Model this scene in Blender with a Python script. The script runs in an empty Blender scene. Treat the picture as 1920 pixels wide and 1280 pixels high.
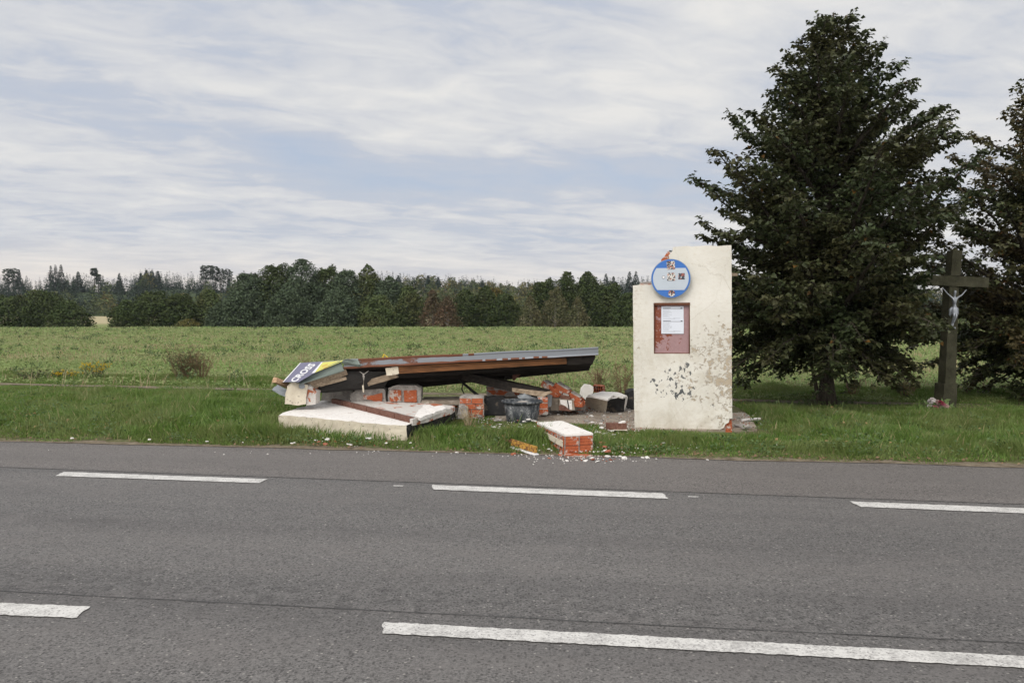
import bpy, bmesh, math, random
import numpy as np
from mathutils import Vector, Matrix, noise as mnoise

# ------------------------------------------------------------------ camera
F, CX, CY, HOR = 1600.0, 960.0, 640.0, 590.0
CAMH = 1.6
PITCH = math.atan((CY - HOR) / F)
scene = bpy.context.scene
C = scene.collection
cam_data = bpy.data.cameras.new('camera')
cam_data.lens = 30.0; cam_data.sensor_width = 36.0
cam_data.clip_start = 0.1; cam_data.clip_end = 6000
cam = bpy.data.objects.new('camera', cam_data)
cam.location = (0, 0, CAMH)
cam.rotation_euler = (math.radians(90) - PITCH, 0, 0)
C.objects.link(cam); scene.camera = cam

# ------------------------------------------------------------------ view / light
scene.view_settings.view_transform = 'Standard'
scene.view_settings.look = 'None'
scene.view_settings.gamma = 1.0
scene.view_settings.exposure = 1.0
scene.view_settings.use_curve_mapping = False
scene.cycles.max_bounces = 6
scene.cycles.volume_bounces = 0
scene.cycles.transparent_max_bounces = 8

SUN_EL, SUN_AZ = math.radians(42), math.radians(-150)     # azimuth from +Y towards +X
SUN_STR = 0.7
SKY_STR = 0.10
sun_data = bpy.data.lights.new('sun', 'SUN')
sun_data.energy = SUN_STR; sun_data.angle = math.radians(26); sun_data.color = (1.0, 0.95, 0.87)
sun = bpy.data.objects.new('sun', sun_data)
sd = Vector((math.sin(SUN_AZ) * math.cos(SUN_EL), math.cos(SUN_AZ) * math.cos(SUN_EL), math.sin(SUN_EL)))
sun.rotation_euler = (-sd).to_track_quat('-Z', 'Y').to_euler()
sun.location = sd * 60
C.objects.link(sun)

world = bpy.data.worlds.new('World'); scene.world = world
world.use_nodes = True

class NT:
    """tiny node helper"""
    def __init__(s, tree):
        s.t = tree; s.n = tree.nodes; s.l = tree.links
    def new(s, typ, **kw):
        n = s.n.new(typ)
        for k, v in kw.items(): setattr(n, k, v)
        return n
    def put(s, sock, v):
        if isinstance(v, bpy.types.NodeSocket): s.l.new(v, sock)
        elif isinstance(v, (tuple, list)) and len(v) == 3 and sock.type == 'RGBA': sock.default_value = (*v, 1)
        else: sock.default_value = v
    def math(s, op, a, b=0.0, c=0.0, clamp=False):
        n = s.new('ShaderNodeMath', operation=op, use_clamp=clamp)
        s.put(n.inputs[0], a); s.put(n.inputs[1], b)
        if len(n.inputs) > 2: s.put(n.inputs[2], c)
        return n.outputs[0]
    def vmath(s, op, a, b=(0, 0, 0)):
        n = s.new('ShaderNodeVectorMath', operation=op)
        s.put(n.inputs[0], a); s.put(n.inputs[1], b)
        return n.outputs[0]
    def mix(s, f, a, b, blend='MIX'):
        n = s.new('ShaderNodeMix', data_type='RGBA', blend_type=blend)
        n.clamp_factor = True
        s.put(n.inputs[0], f); s.put(n.inputs[6], a); s.put(n.inputs[7], b)
        return n.outputs[2]
    def noise(s, vec, scale, detail=4, rough=0.55, dist=0.0, dim='3D', out=0):
        n = s.new('ShaderNodeTexNoise', noise_dimensions=dim)
        if vec is not None: s.put(n.inputs['Vector'], vec)
        n.inputs['Scale'].default_value = scale; n.inputs['Detail'].default_value = detail
        n.inputs['Roughness'].default_value = rough; n.inputs['Distortion'].default_value = dist
        return n.outputs[out]
    def voro(s, vec, scale, out='Color', feature='F1'):
        n = s.new('ShaderNodeTexVoronoi', feature=feature)
        if vec is not None: s.put(n.inputs['Vector'], vec)
        n.inputs['Scale'].default_value = scale
        return n.outputs[out]
    def map(s, v, a, b, c=0.0, d=1.0):
        n = s.new('ShaderNodeMapRange')
        s.put(n.inputs[0], v)
        for i, x in enumerate((a, b, c, d)): s.put(n.inputs[i + 1], x)
        return n.outputs[0]
    def mapping(s, vec, loc=(0, 0, 0), rot=(0, 0, 0), scale=(1, 1, 1)):
        n = s.new('ShaderNodeMapping')
        s.put(n.inputs[0], vec)
        n.inputs[1].default_value = loc; n.inputs[2].default_value = rot; n.inputs[3].default_value = scale
        return n.outputs[0]
    def sep(s, v):
        n = s.new('ShaderNodeSeparateXYZ'); s.put(n.inputs[0], v); return n.outputs
    def comb(s, x, y, z):
        n = s.new('ShaderNodeCombineXYZ')
        s.put(n.inputs[0], x); s.put(n.inputs[1], y); s.put(n.inputs[2], z); return n.outputs[0]

def build_world():
    t = NT(world.node_tree); t.n.clear()
    out = t.new('ShaderNodeOutputWorld'); bg = t.new('ShaderNodeBackground')
    t.l.new(bg.outputs[0], out.inputs[0])
    bg.inputs[1].default_value = SKY_STR
    sky = t.new('ShaderNodeTexSky', sky_type='NISHITA')
    sky.sun_disc = False; sky.sun_elevation = SUN_EL; sky.sun_rotation = SUN_AZ
    sky.air_density = 1.2; sky.dust_density = 2.0; sky.ozone_density = 1.2
    tc = t.new('ShaderNodeTexCoord'); d = tc.outputs['Generated']
    x, y, z = t.sep(d)
    zz = t.math('ADD', t.math('MAXIMUM', z, 0.0), 0.10)
    px = t.math('DIVIDE', x, zz); py = t.math('DIVIDE', y, zz)
    p = t.comb(px, py, 0.0)
    p = t.mapping(p, rot=(0, 0, math.radians(-24)), loc=(3.2, 1.4, 0))
    pw = t.mapping(p, scale=(0.62, 0.85, 1))
    n1 = t.noise(pw, 1.25, 6, 0.50, 0.35)
    n2 = t.noise(t.mapping(p, scale=(1.0, 1.5, 1), loc=(7, 3, 0)), 3.1, 7, 0.60, 0.5)
    n3 = t.noise(t.mapping(p, scale=(0.5, 0.6, 1), loc=(1, 9, 0)), 0.5, 3, 0.5, 0.2)
    c = t.math('ADD', t.math('MULTIPLY', n1, 0.42), t.math('ADD', t.math('MULTIPLY', n2, 0.38), t.math('MULTIPLY', n3, 0.2)))
    # long blue gap between the cloud banks, in the sky's own directions
    az = t.math('ARCTAN2', x, y); el = t.math('ARCSINE', z)
    wob = t.math('MULTIPLY', t.math('SUBTRACT', t.noise(d, 5.0, 4, 0.6), 0.5), 0.09)
    ecen = t.math('ADD', t.math('ADD', 0.150, t.math('MULTIPLY', t.math('MINIMUM', t.math('SUBTRACT', az, -0.1), 0.0), -0.21)), wob)
    gap = t.map(t.math('ABSOLUTE', t.math('SUBTRACT', el, ecen)), 0.0, 0.045, 1.0, 0.0)
    gap = t.math('MULTIPLY', gap, t.map(az, 0.12, 0.5, 1.0, 0.25))
    c = t.math('SUBTRACT', c, t.math('MULTIPLY', gap, 0.13))
    cov = t.map(c, 0.28, 0.47, 0.0, 1.0)
    blue = t.mix(0.90, sky.outputs[0], (2.30, 2.60, 3.20))
    grey = (2.85, 3.00, 3.34)
    white = (4.05, 4.0, 3.92)
    cl = t.mix(t.map(c, 0.42, 0.60, 0.0, 1.0), grey, white)
    col = t.mix(cov, blue, cl)
    # warm bright horizon towards the low left
    warm = t.math('MULTIPLY', t.map(el, 0.0, 0.085, 1.0, 0.0), t.map(az, -0.75, 0.4, 1.0, 0.30))
    col = t.mix(t.math('MULTIPLY', warm, 0.95), col, (4.7, 4.05, 3.4))
    # the part of the sky overhead and behind the photographer is brighter cloud
    back = t.map(y, 0.45, -0.5, 0.0, 1.0)
    col = t.mix(t.math('MULTIPLY', back, 0.9), col, (9.2, 9.0, 8.7))
    t.l.new(col, bg.inputs[0])
build_world()

# ------------------------------------------------------------------ pixel -> world (photograph 1920 x 1280)
def ray(px, py):
    x, y, z = (px - CX) / F, 1.0, -(py - CY) / F
    c, s = math.cos(PITCH), math.sin(PITCH)
    return Vector((x, y * c + z * s, -y * s + z * c))
CAMP = Vector((0, 0, CAMH))
def G(px, py, z=0.0):
    r = ray(px, py); k = (z - CAMH) / r.z
    return CAMP + r * k
def D(px, py, Y):
    r = ray(px, py); return CAMP + r * (Y / r.y)
def onplane(px, py, p0, n):
    r = ray(px, py); k = (Vector(p0) - CAMP).dot(n) / r.dot(n)
    return CAMP + r * k

rnd = random.Random(7)
rng = np.random.default_rng(11)

# ------------------------------------------------------------------ materials
MATS = {}
def material(name, fn, rough=0.8, spec=0.3, metallic=0.0):
    if name in MATS: return MATS[name]
    m = bpy.data.materials.new(name); m.use_nodes = True
    t = NT(m.node_tree); b = t.n['Principled BSDF']
    b.inputs['Roughness'].default_value = rough
    b.inputs['Specular IOR Level'].default_value = spec
    b.inputs['Metallic'].default_value = metallic
    tc = t.new('ShaderNodeTexCoord')
    r = fn(t, tc.outputs['Object'], b)
    if r is not None: t.put(b.inputs['Base Color'], r)
    MATS[name] = m
    return m
def bump(t, b, h, dist=0.01, strength=0.6):
    n = t.new('ShaderNodeBump'); n.inputs['Distance'].default_value = dist; n.inputs['Strength'].default_value = strength
    t.put(n.inputs['Height'], h); t.l.new(n.outputs[0], b.inputs['Normal'])
def geo(t, out): return t.new('ShaderNodeNewGeometry').outputs[out]

def m_asphalt(light):
    def fn(t, o, b):
        rot = t.mapping(o, rot=(0, 0, math.radians(9.3)))
        _, v, _ = t.sep(rot)
        grit = t.sep(t.voro(o, 95.0))[0]
        grit2 = t.sep(t.voro(o, 190.0))[1]
        g = t.math('ADD', t.math('MULTIPLY', grit, 0.6), t.math('MULTIPLY', grit2, 0.4))
        big = t.noise(t.mapping(rot, scale=(0.12, 1.2, 1)), 1.3, 5, 0.6)
        mid = t.noise(t.mapping(rot, scale=(0.5, 1, 1)), 3.5, 5, 0.65)
        if light: dark, lite = (0.098, 0.088, 0.083), (0.215, 0.198, 0.188)
        else: dark, lite = (0.068, 0.065, 0.063), (0.215, 0.206, 0.200)
        c = t.mix(t.map(g, 0.12, 0.9), dark, lite)
        c = t.mix(t.math('MULTIPLY', t.map(big, 0.35, 0.68), 0.45), c, (0.070, 0.066, 0.067) if not light else (0.105, 0.097, 0.092))
        c = t.mix(t.math('MULTIPLY', t.map(mid, 0.5, 0.72), 0.35), c, (0.155, 0.143, 0.137))
        # polished pale stones and dark pits
        st = t.sep(t.voro(o, 42.0))[2]; dd = t.voro(o, 42.0, 'Distance')
        stone = t.math('MULTIPLY', t.math('GREATER_THAN', st, 0.965), t.math('LESS_THAN', dd, 0.26))
        c = t.mix(t.math('MULTIPLY', stone, 0.6), c, (0.42, 0.40, 0.37))
        st2 = t.sep(t.voro(o, 60.0))[0]; d2 = t.voro(o, 60.0, 'Distance')
        pit = t.math('MULTIPLY', t.math('GREATER_THAN', st2, 0.72), t.math('LESS_THAN', d2, 0.45))
        c = t.mix(t.math('MULTIPLY', pit, 0.75), c, (0.022, 0.021, 0.021))
        if not light:
            # rough ravelled band where the surfacing is worn
            band = t.map(t.math('ABSOLUTE', t.math('SUBTRACT', v, 4.52)), 0.0, 0.55, 1.0, 0.0)
            w = t.math('MULTIPLY', band, t.map(t.noise(o, 9.0, 6, 0.75), 0.50, 0.60))
            c = t.mix(t.math('MULTIPLY', w, 0.5), c, (0.035, 0.033, 0.033))
        # wheel tracks polished a little paler, old stains a little darker
        wt = t.math('ADD', 0.5, t.math('MULTIPLY', 0.5, t.math('SINE', t.math('MULTIPLY', v, 3.7))))
        c = t.mix(t.math('MULTIPLY', wt, t.map(mid, 0.35, 0.6, 0.10, 0.26)), c, (0.165, 0.152, 0.146))
        stn = t.map(t.noise(t.mapping(rot, scale=(0.45, 1, 1), loc=(5, 2, 0)), 0.9, 6, 0.7), 0.58, 0.70)
        c = t.mix(t.math('MULTIPLY', stn, 0.30), c, (0.045, 0.042, 0.041))
        bump(t, b, g, 0.005, 1.0)
        return c
    return material('asphalt_light' if light else 'asphalt', fn, 0.72, 0.35)

def m_paint(t, o, b):
    n = t.noise(o, 60, 5, 0.7); n2 = t.noise(o, 6, 4, 0.6)
    k = t.map(t.math('ADD', n, t.math('MULTIPLY', n2, 0.7)), 0.66, 0.92)
    c = t.mix(k, (0.34, 0.33, 0.32), (0.58, 0.57, 0.55))
    grit = t.sep(t.voro(o, 120.0))[0]
    c = t.mix(t.math('MULTIPLY', t.math('GREATER_THAN', grit, 0.92), 0.7), c, (0.16, 0.15, 0.15))
    bump(t, b, n, 0.004, 0.5)
    return c
M_PAINT = material('road_paint', m_paint, 0.6)
M_ASPH, M_ASPH_L = m_asphalt(False), m_asphalt(True)
M_SEAM = material('tar_seam', lambda t, o, b: t.mix(t.noise(o, 20, 4), (0.02, 0.02, 0.02), (0.06, 0.058, 0.056)), 0.6)

def m_ground(t, o, b):
    a = t.noise(o, 0.9, 6, 0.6); f = t.noise(o, 14, 5, 0.7)
    bigr = t.noise(t.mapping(o, scale=(0.3, 1, 1)), 0.12, 5, 0.6)
    grass = t.mix(t.map(a, 0.35, 0.65), (0.075, 0.12, 0.028), (0.14, 0.20, 0.052))
    straw = t.mix(f, (0.21, 0.20, 0.095), (0.30, 0.26, 0.15))
    c = t.mix(t.map(t.math('ADD', t.math('MULTIPLY', f, 0.6), t.math('MULTIPLY', bigr, 0.4)), 0.44, 0.62), grass, straw)
    _, y, _ = t.sep(o)
    soil = t.mix(f, (0.05, 0.042, 0.028), (0.10, 0.085, 0.055))
    c = t.mix(t.map(y, 15.0, 24.0, 0.65, 0.0), c, soil)
    far = t.map(y, 150, 190)
    xx = t.noise(t.mapping(o, scale=(0.05, 1, 1)), 0.05, 2, 0.5)
    c = t.mix(far, c, t.mix(t.map(t.math('ADD', y, t.math('MULTIPLY', xx, 40.0)), 235, 250), (0.17, 0.20, 0.075), (0.36, 0.31, 0.19)))
    bump(t, b, f, 0.03, 0.8)
    return c
M_GROUND = material('field_ground', m_ground, 0.95, 0.1)
M_FOREST_FLOOR = material('forest_floor', lambda t, o, b: t.mix(t.noise(o, 0.1, 5), (0.03, 0.045, 0.02), (0.06, 0.08, 0.035)), 1.0, 0.1)
def m_dirt(t, o, b):
    f = t.noise(o, 9, 6, 0.7)
    bump(t, b, f, 0.02, 0.8)
    return t.mix(t.map(f, 0.35, 0.65), (0.10, 0.080, 0.055), (0.24, 0.20, 0.15))
M_DIRT = material('dirt', m_dirt, 0.95, 0.1)
def m_concrete(t, o, b):
    f = t.noise(o, 14, 6, 0.7); g = t.noise(o, 2.5, 5, 0.6)
    c = t.mix(t.map(g, 0.35, 0.65), (0.20, 0.16, 0.125), (0.33, 0.285, 0.235))
    c = t.mix(t.map(f, 0.58, 0.68), c, (0.50, 0.46, 0.40))
    bump(t, b, f, 0.008, 0.7)
    return c
M_CONC = material('dusty_concrete', m_concrete, 0.9, 0.15)

def leafy(name, cols, trans=0.25, accent=None, acc_p=0.02, nscale=0.6, rough=0.55, spec=0.35, stretch=(1, 1, 1)):
    m = bpy.data.materials.new(name); m.use_nodes = True
    t = NT(m.node_tree); b = t.n['Principled BSDF']; out = t.n['Material Output']
    b.inputs['Roughness'].default_value = rough; b.inputs['Specular IOR Level'].default_value = spec
    tc = t.new('ShaderNodeTexCoord')
    r = geo(t, 'Random Per Island')
    n = t.noise(t.mapping(tc.outputs['Object'], scale=stretch), nscale, 5, 0.62)
    c = t.mix(r, cols[0], cols[1])
    c = t.mix(t.map(n, 0.42, 0.60), c, cols[2])
    if accent:
        r2 = t.math('FRACT', t.math('MULTIPLY', r, 37.77))
        c = t.mix(t.math('GREATER_THAN', r2, 1 - acc_p), c, accent)
    t.put(b.inputs['Base Color'], c)
    tr = t.new('ShaderNodeBsdfTranslucent'); t.put(tr.inputs[0], c)
    mx = t.new('ShaderNodeMixShader'); mx.inputs[0].default_value = trans
    t.l.new(b.outputs[0], mx.inputs[1]); t.l.new(tr.outputs[0], mx.inputs[2]); t.l.new(mx.outputs[0], out.inputs[0])
    MATS[name] = m
    return m
M_GRASS = leafy('grass_blades', ((0.066, 0.130, 0.021), (0.165, 0.255, 0.056), (0.160, 0.205, 0.064)), 0.35, (0.34, 0.29, 0.15), 0.05, 1.1, 0.5, 0.3)
M_CROP = leafy('crop_leaves', ((0.135, 0.215, 0.060), (0.225, 0.315, 0.105), (0.255, 0.275, 0.125)), 0.3, (0.10, 0.15, 0.055), 0.05, 0.22, 0.6, 0.25, (0.22, 1, 1))
M_STRAW = leafy('dry_stalks', ((0.34, 0.27, 0.16), (0.46, 0.38, 0.25), (0.28, 0.21, 0.12)), 0.2, None)
M_LINDEN = leafy('linden_leaves', ((0.028, 0.042, 0.017), (0.066, 0.086, 0.036), (0.066, 0.066, 0.028)), 0.20, (0.14, 0.075, 0.02), 0.006, 0.8, 0.5, 0.35)
M_LINDEN2 = leafy('linden_leaves_turning', ((0.034, 0.050, 0.020), (0.085, 0.100, 0.040), (0.095, 0.076, 0.034)), 0.22, (0.16, 0.08, 0.03), 0.02, 0.7, 0.5, 0.35)
M_FAR = {
    'dark': leafy('broadleaf_dark', ((0.034, 0.054, 0.020), (0.075, 0.100, 0.038), (0.060, 0.074, 0.030)), 0.12, None, 0, 0.35, 0.9, 0.08),
    'mid': leafy('broadleaf_mid', ((0.055, 0.080, 0.030), (0.105, 0.135, 0.055), (0.092, 0.100, 0.042)), 0.12, None, 0, 0.35, 0.9, 0.08),
    'grey': leafy('poplar_grey', ((0.045, 0.068, 0.038), (0.100, 0.130, 0.080), (0.072, 0.096, 0.056)), 0.12, None, 0, 0.4, 0.9, 0.08),
    'olive': leafy('birch_olive', ((0.085, 0.095, 0.045), (0.145, 0.14, 0.075), (0.11, 0.095, 0.05)), 0.12, None, 0, 0.4, 0.9, 0.08),
    'red': leafy('birch_red', ((0.095, 0.066, 0.042), (0.140, 0.090, 0.058), (0.080, 0.070, 0.040)), 0.12, None, 0, 0.4, 0.9, 0.08),
    'yellow': leafy('broadleaf_yellow', ((0.09, 0.10, 0.035), (0.16, 0.14, 0.05), (0.12, 0.095, 0.035)), 0.12, None, 0, 0.3, 0.9, 0.08),
    'spruce': leafy('spruce_needles', ((0.016, 0.028, 0.018), (0.032, 0.048, 0.030), (0.024, 0.038, 0.025)), 0.05, None, 0, 0.2, 0.9, 0.08),
    'pine': leafy('pine_needles', ((0.028, 0.044, 0.026), (0.048, 0.062, 0.038), (0.040, 0.050, 0.032)), 0.05, None, 0, 0.2, 0.9, 0.08),
}
def m_bark(t, o, b):
    n = t.noise(t.mapping(o, scale=(1, 1, 0.25)), 28, 6, 0.7)
    bump(t, b, n, 0.02, 0.9)
    return t.mix(t.map(n, 0.35, 0.7), (0.026, 0.021, 0.016), (0.085, 0.072, 0.056))
M_BARK = material('bark', m_bark, 0.9, 0.2)
M_BIRCHBARK = material('birch_bark', lambda t, o, b: t.mix(t.noise(o, 3, 4), (0.14, 0.12, 0.11), (0.40, 0.37, 0.34)), 0.9, 0.2)

def m_wall(t, o, b):
    x, y, z = t.sep(o)
    n = t.noise(o, 7.5, 8, 0.74, 0.35); n2 = t.noise(t.mapping(o, scale=(1, 1, 1.7)), 17, 7, 0.75, 0.5); n3 = t.noise(o, 1.4, 3, 0.5)
    cream = t.mix(t.map(n3, 0.35, 0.65), (0.57, 0.55, 0.495), (0.68, 0.66, 0.61))
    cream = t.mix(t.math('MULTIPLY', t.map(n2, 0.5, 0.7), 0.35), cream, (0.50, 0.44, 0.34))
    # flaked areas: paint gone, beige render below, mostly low and to the right
    reg = t.math('ADD', t.math('MULTIPLY', t.map(x, 0.40, 1.25), 0.105), t.map(z, 1.8, 1.3, -0.12, 0.025))
    reg = t.math('ADD', reg, t.map(z, 0.25, 0.55, -0.05, 0.0))
    f = t.math('ADD', t.math('ADD', t.math('MULTIPLY', n, 0.6), t.math('MULTIPLY', n2, 0.4)), reg)
    flake = t.map(f, 0.615, 0.635)
    beige = t.mix(n2, (0.33, 0.27, 0.20), (0.45, 0.38, 0.29))
    c = t.mix(flake, cream, beige)
    soft = t.noise(t.mapping(o, scale=(1.3, 1, 1)), 2.6, 7, 0.75, 0.6)
    c = t.mix(t.math('MULTIPLY', t.map(soft, 0.47, 0.66), t.map(z, 1.9, 1.0, 0.12, 0.50)), c, (0.43, 0.385, 0.31))
    # white chips of old limewash at the flake borders
    rim = t.math('MULTIPLY', t.map(f, 0.60, 0.618), t.map(f, 0.635, 0.618))
    c = t.mix(t.math('MULTIPLY', rim, 0.6), c, (0.76, 0.73, 0.68))
    # dirt splashed up from the road
    low = t.math('MULTIPLY', t.map(z, 0.35, 0.0), t.map(n, 0.35, 0.6))
    c = t.mix(t.math('MULTIPLY', low, 0.5), c, (0.33, 0.29, 0.22))
    edge = t.math('MULTIPLY', t.map(x, 0.16, 0.0), t.map(n2, 0.5, 0.62))
    c = t.mix(t.math('MULTIPLY', edge, 0.5), c, (0.42, 0.36, 0.28))
    # torn-off poster residue, dark grey
    for (cx_, cz_, r) in ((0.36, 0.62, 0.10), (0.55, 0.60, 0.10), (0.60, 0.53, 0.07), (0.46, 0.78, 0.09), (0.66, 0.86, 0.09), (1.02, 0.37, 0.035), (0.24, 0.70, 0.04), (0.74, 0.58, 0.06)):
        dx = t.math('SUBTRACT', x, cx_); dz = t.math('MULTIPLY', t.math('SUBTRACT', z, cz_), 0.8)
        dd = t.math('SQRT', t.math('ADD', t.math('MULTIPLY', dx, dx), t.math('MULTIPLY', dz, dz)))
        k = t.math('MULTIPLY', t.math('LESS_THAN', dd, r), t.map(t.noise(t.mapping(o, rot=(0, math.radians(30), 0), scale=(1.5, 1, 1)), 12, 4, 0.55), 0.545, 0.56))
        c = t.mix(t.math('MULTIPLY', k, 0.9), c, (0.075, 0.08, 0.085))
    cr = t.voro(t.vmath('ADD', o, t.math('MULTIPLY', n, 0.25)), 1.3, 'Distance', 'DISTANCE_TO_EDGE')
    c = t.mix(t.math('MULTIPLY', t.map(cr, 0.0, 0.006, 1.0, 0.0), 0.35), c, (0.3, 0.26, 0.2))
    h = t.math('ADD', t.math('MULTIPLY', flake, -0.5), t.math('MULTIPLY', n2, 0.5))
    bump(t, b, h, 0.008, 0.9)
    return c
M_WALL = material('flaking_plaster', m_wall, 0.85, 0.2)

def m_plaster(white):
    def fn(t, o, b):
        n = t.noise(o, 6, 6, 0.65); n2 = t.noise(o, 30, 5, 0.7)
        if white: c = t.mix(t.map(n, 0.35, 0.7), (0.66, 0.63, 0.60), (0.74, 0.72, 0.70))
        else: c = t.mix(t.map(n, 0.35, 0.65), (0.50, 0.44, 0.35), (0.64, 0.585, 0.48))
        k = t.map(t.math('ADD', n, t.math('MULTIPLY', n2, 0.35)), 0.76, 0.82)
        c = t.mix(k, c, (0.36, 0.31, 0.25) if not white else (0.56, 0.51, 0.47))
        sp = t.math('GREATER_THAN', t.sep(t.voro(o, 60))[1], 0.985)
        c = t.mix(t.math('MULTIPLY', sp, 0.6), c, (0.20, 0.17, 0.15))
        bump(t, b, t.math('ADD', n2, n), 0.01, 0.6)
        return c
    return material('plaster_white' if white else 'plaster_cream', fn, 0.88, 0.2)
M_PW, M_PC = m_plaster(True), m_plaster(False)
def m_mortar(t, o, b):
    n = t.noise(o, 9, 6, 0.7); n2 = t.noise(o, 35, 4, 0.7)
    bump(t, b, t.math('ADD', n2, n), 0.02, 0.8)
    return t.mix(t.map(n, 0.35, 0.65), (0.235, 0.215, 0.20), (0.42, 0.39, 0.36))
M_MORT = material('mortar', m_mortar, 0.92, 0.15)
def m_brick(t, o, b):
    _, _, z = t.sep(o)
    rv = t.math('MULTIPLY', t.new('ShaderNodeObjectInfo').outputs['Random'], 23.0)
    o = t.vmath('ADD', o, t.comb(rv, rv, 0.0))
    n = t.noise(o, 9, 6, 0.7); n2 = t.noise(o, 40, 4, 0.7)
    c = t.mix(t.map(n2, 0.3, 0.7), (0.28, 0.070, 0.030), (0.41, 0.118, 0.052))
    c = t.mix(t.map(n, 0.54, 0.60), c, t.mix(n2, (0.34, 0.29, 0.26), (0.52, 0.47, 0.43)))
    c = t.mix(t.map(n, 0.42, 0.32), c, (0.26, 0.055, 0.028))
    rib = t.math('SINE', t.math('MULTIPLY', z, 190.0))
    bump(t, b, t.math('ADD', t.math('MULTIPLY', rib, .6), n2), 0.004, 0.5)
    return c
M_BRICK = material('red_clay_brick', m_brick, 0.85, 0.2)
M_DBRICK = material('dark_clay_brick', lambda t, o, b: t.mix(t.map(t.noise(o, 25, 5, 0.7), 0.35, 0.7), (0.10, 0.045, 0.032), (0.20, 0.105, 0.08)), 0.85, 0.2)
def m_brickmort(t, o, b):
    # rough masonry face: red clay smeared with mortar
    n = t.noise(t.mapping(o, scale=(1, 1, 1.6)), 5.5, 6, 0.65, 0.3); n2 = t.noise(o, 40, 4, 0.7)
    x, y, z = t.sep(o)
    c = t.mix(n2, (0.34, 0.085, 0.035), (0.48, 0.135, 0.06))
    jz = t.math('LESS_THAN', t.math('FRACT', t.math('MULTIPLY', t.math('ADD', z, t.math('MULTIPLY', n2, 0.01)), 11.0)), 0.14)
    c = t.mix(jz, c, (0.37, 0.34, 0.31))
    c = t.mix(t.map(n, 0.50, 0.545), c, t.mix(n2, (0.33, 0.30, 0.28), (0.50, 0.47, 0.44)))
    bump(t, b, t.math('ADD', n2, n), 0.02, 0.9)
    return c
M_BM = material('smeared_brickwork', m_brickmort, 0.9, 0.15)
def m_bm2(t, o, b):
    n = t.noise(t.mapping(o, scale=(1, 1, 1.6)), 4.0, 6, 0.65, 0.3); n2 = t.noise(o, 40, 4, 0.7)
    c = t.mix(n2, (0.34, 0.10, 0.05), (0.46, 0.16, 0.08))
    c = t.mix(t.map(n, 0.42, 0.455), c, t.mix(n2, (0.46, 0.43, 0.40), (0.66, 0.63, 0.60)))
    bump(t, b, t.math('ADD', n2, n), 0.02, 0.9)
    return c
M_BM2 = material('mortar_smeared_top', m_bm2, 0.9, 0.15)
def m_black(t, o, b):
    n = t.noise(o, 9, 6, 0.7)
    bump(t, b, n, 0.015, 0.6)
    return t.mix(t.map(n, 0.57, 0.68), (0.020, 0.020, 0.021), (0.13, 0.105, 0.08))
M_BLACK = material('tarred_black', m_black, 0.75, 0.25)
def m_metal(t, o, b):
    n = t.noise(t.mapping(o, scale=(0.5, 1, 2)), 6, 6, 0.7); x, _, z = t.sep(o)
    k = t.map(t.math('ADD', n, t.map(x, -2.4, 0.0, 0.02, -0.12)), 0.54, 0.57)
    rust = t.mix(t.noise(o, 30, 4), (0.075, 0.028, 0.017), (0.17, 0.07, 0.04))
    t.put(b.inputs['Metallic'], t.math('MULTIPLY', t.math('SUBTRACT', 1.0, k), 0.25))
    return t.mix(k, (0.21, 0.225, 0.25), rust)
M_METAL = material('rusted_galvanised', m_metal, 0.55, 0.4)
M_RUST = material('rust', lambda t, o, b: t.mix(t.noise(o, 22, 5, 0.7), (0.065, 0.026, 0.016), (0.19, 0.075, 0.042)), 0.85, 0.25)
def m_rusty_yellow(t, o, b):
    n = t.noise(o, 22, 6, 0.7)
    return t.mix(t.map(n, 0.46, 0.56), (0.42, 0.23, 0.045), (0.11, 0.045, 0.022))
M_RY = material('rusty_yellow_paint', m_rusty_yellow, 0.7, 0.3)
M_GREEN = material('grey_green_sheet', lambda t, o, b: t.mix(t.noise(o, 5, 5, 0.6), (0.12, 0.15, 0.135), (0.19, 0.225, 0.205)), 0.6, 0.4)
def m_wood(name, a, c2):
    def fn(t, o, b):
        n = t.noise(t.mapping(o, scale=(1.2, 14, 14)), 3, 5, 0.6)
        bump(t, b, n, 0.006, 0.5)
        return t.mix(t.map(n, 0.35, 0.65), a, c2)
    return material(name, fn, 0.8, 0.2)
M_WORANGE = m_wood('orange_wood', (0.075, 0.036, 0.017), (0.21, 0.092, 0.038))
M_WGREY = m_wood('weathered_wood', (0.17, 0.125, 0.085), (0.34, 0.27, 0.20))
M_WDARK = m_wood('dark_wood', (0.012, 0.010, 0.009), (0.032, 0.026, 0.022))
M_WPALE = m_wood('raw_wood', (0.34, 0.21, 0.125), (0.50, 0.34, 0.22))
M_FELT = material('roofing_felt', lambda t, o, b: t.mix(t.noise(o, 40, 4), (0.022, 0.021, 0.020), (0.045, 0.042, 0.040)), 0.9, 0.2)
flat = lambda name, c, rough=0.6, spec=0.3, amt=0.12: material(name, lambda t, o, b: t.mix(t.noise(o, 18, 4), tuple(v * (1 - amt) for v in c), tuple(min(1, v * (1 + amt)) for v in c)), rough, spec)
M_PURPLE = flat('sign_purple', (0.135, 0.128, 0.20), 0.45)
M_YELLOW = flat('sign_yellow', (0.58, 0.56, 0.10), 0.45)
M_WHITE = flat('sign_white', (0.72, 0.72, 0.74), 0.5)
M_ORANGE = flat('sign_orange', (0.60, 0.25, 0.03), 0.5)
M_BLUE = flat('sign_blue', (0.022, 0.125, 0.42), 0.35, 0.5, 0.06)
M_SGREY = flat('sign_grey_white', (0.42, 0.47, 0.53), 0.35, 0.5, 0.05)
M_RIM = flat('sign_rim_grey', (0.22, 0.27, 0.34), 0.5, 0.4, 0.08)
M_PAPER = flat('paper', (0.62, 0.65, 0.72), 0.7, 0.2, 0.03)
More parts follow.
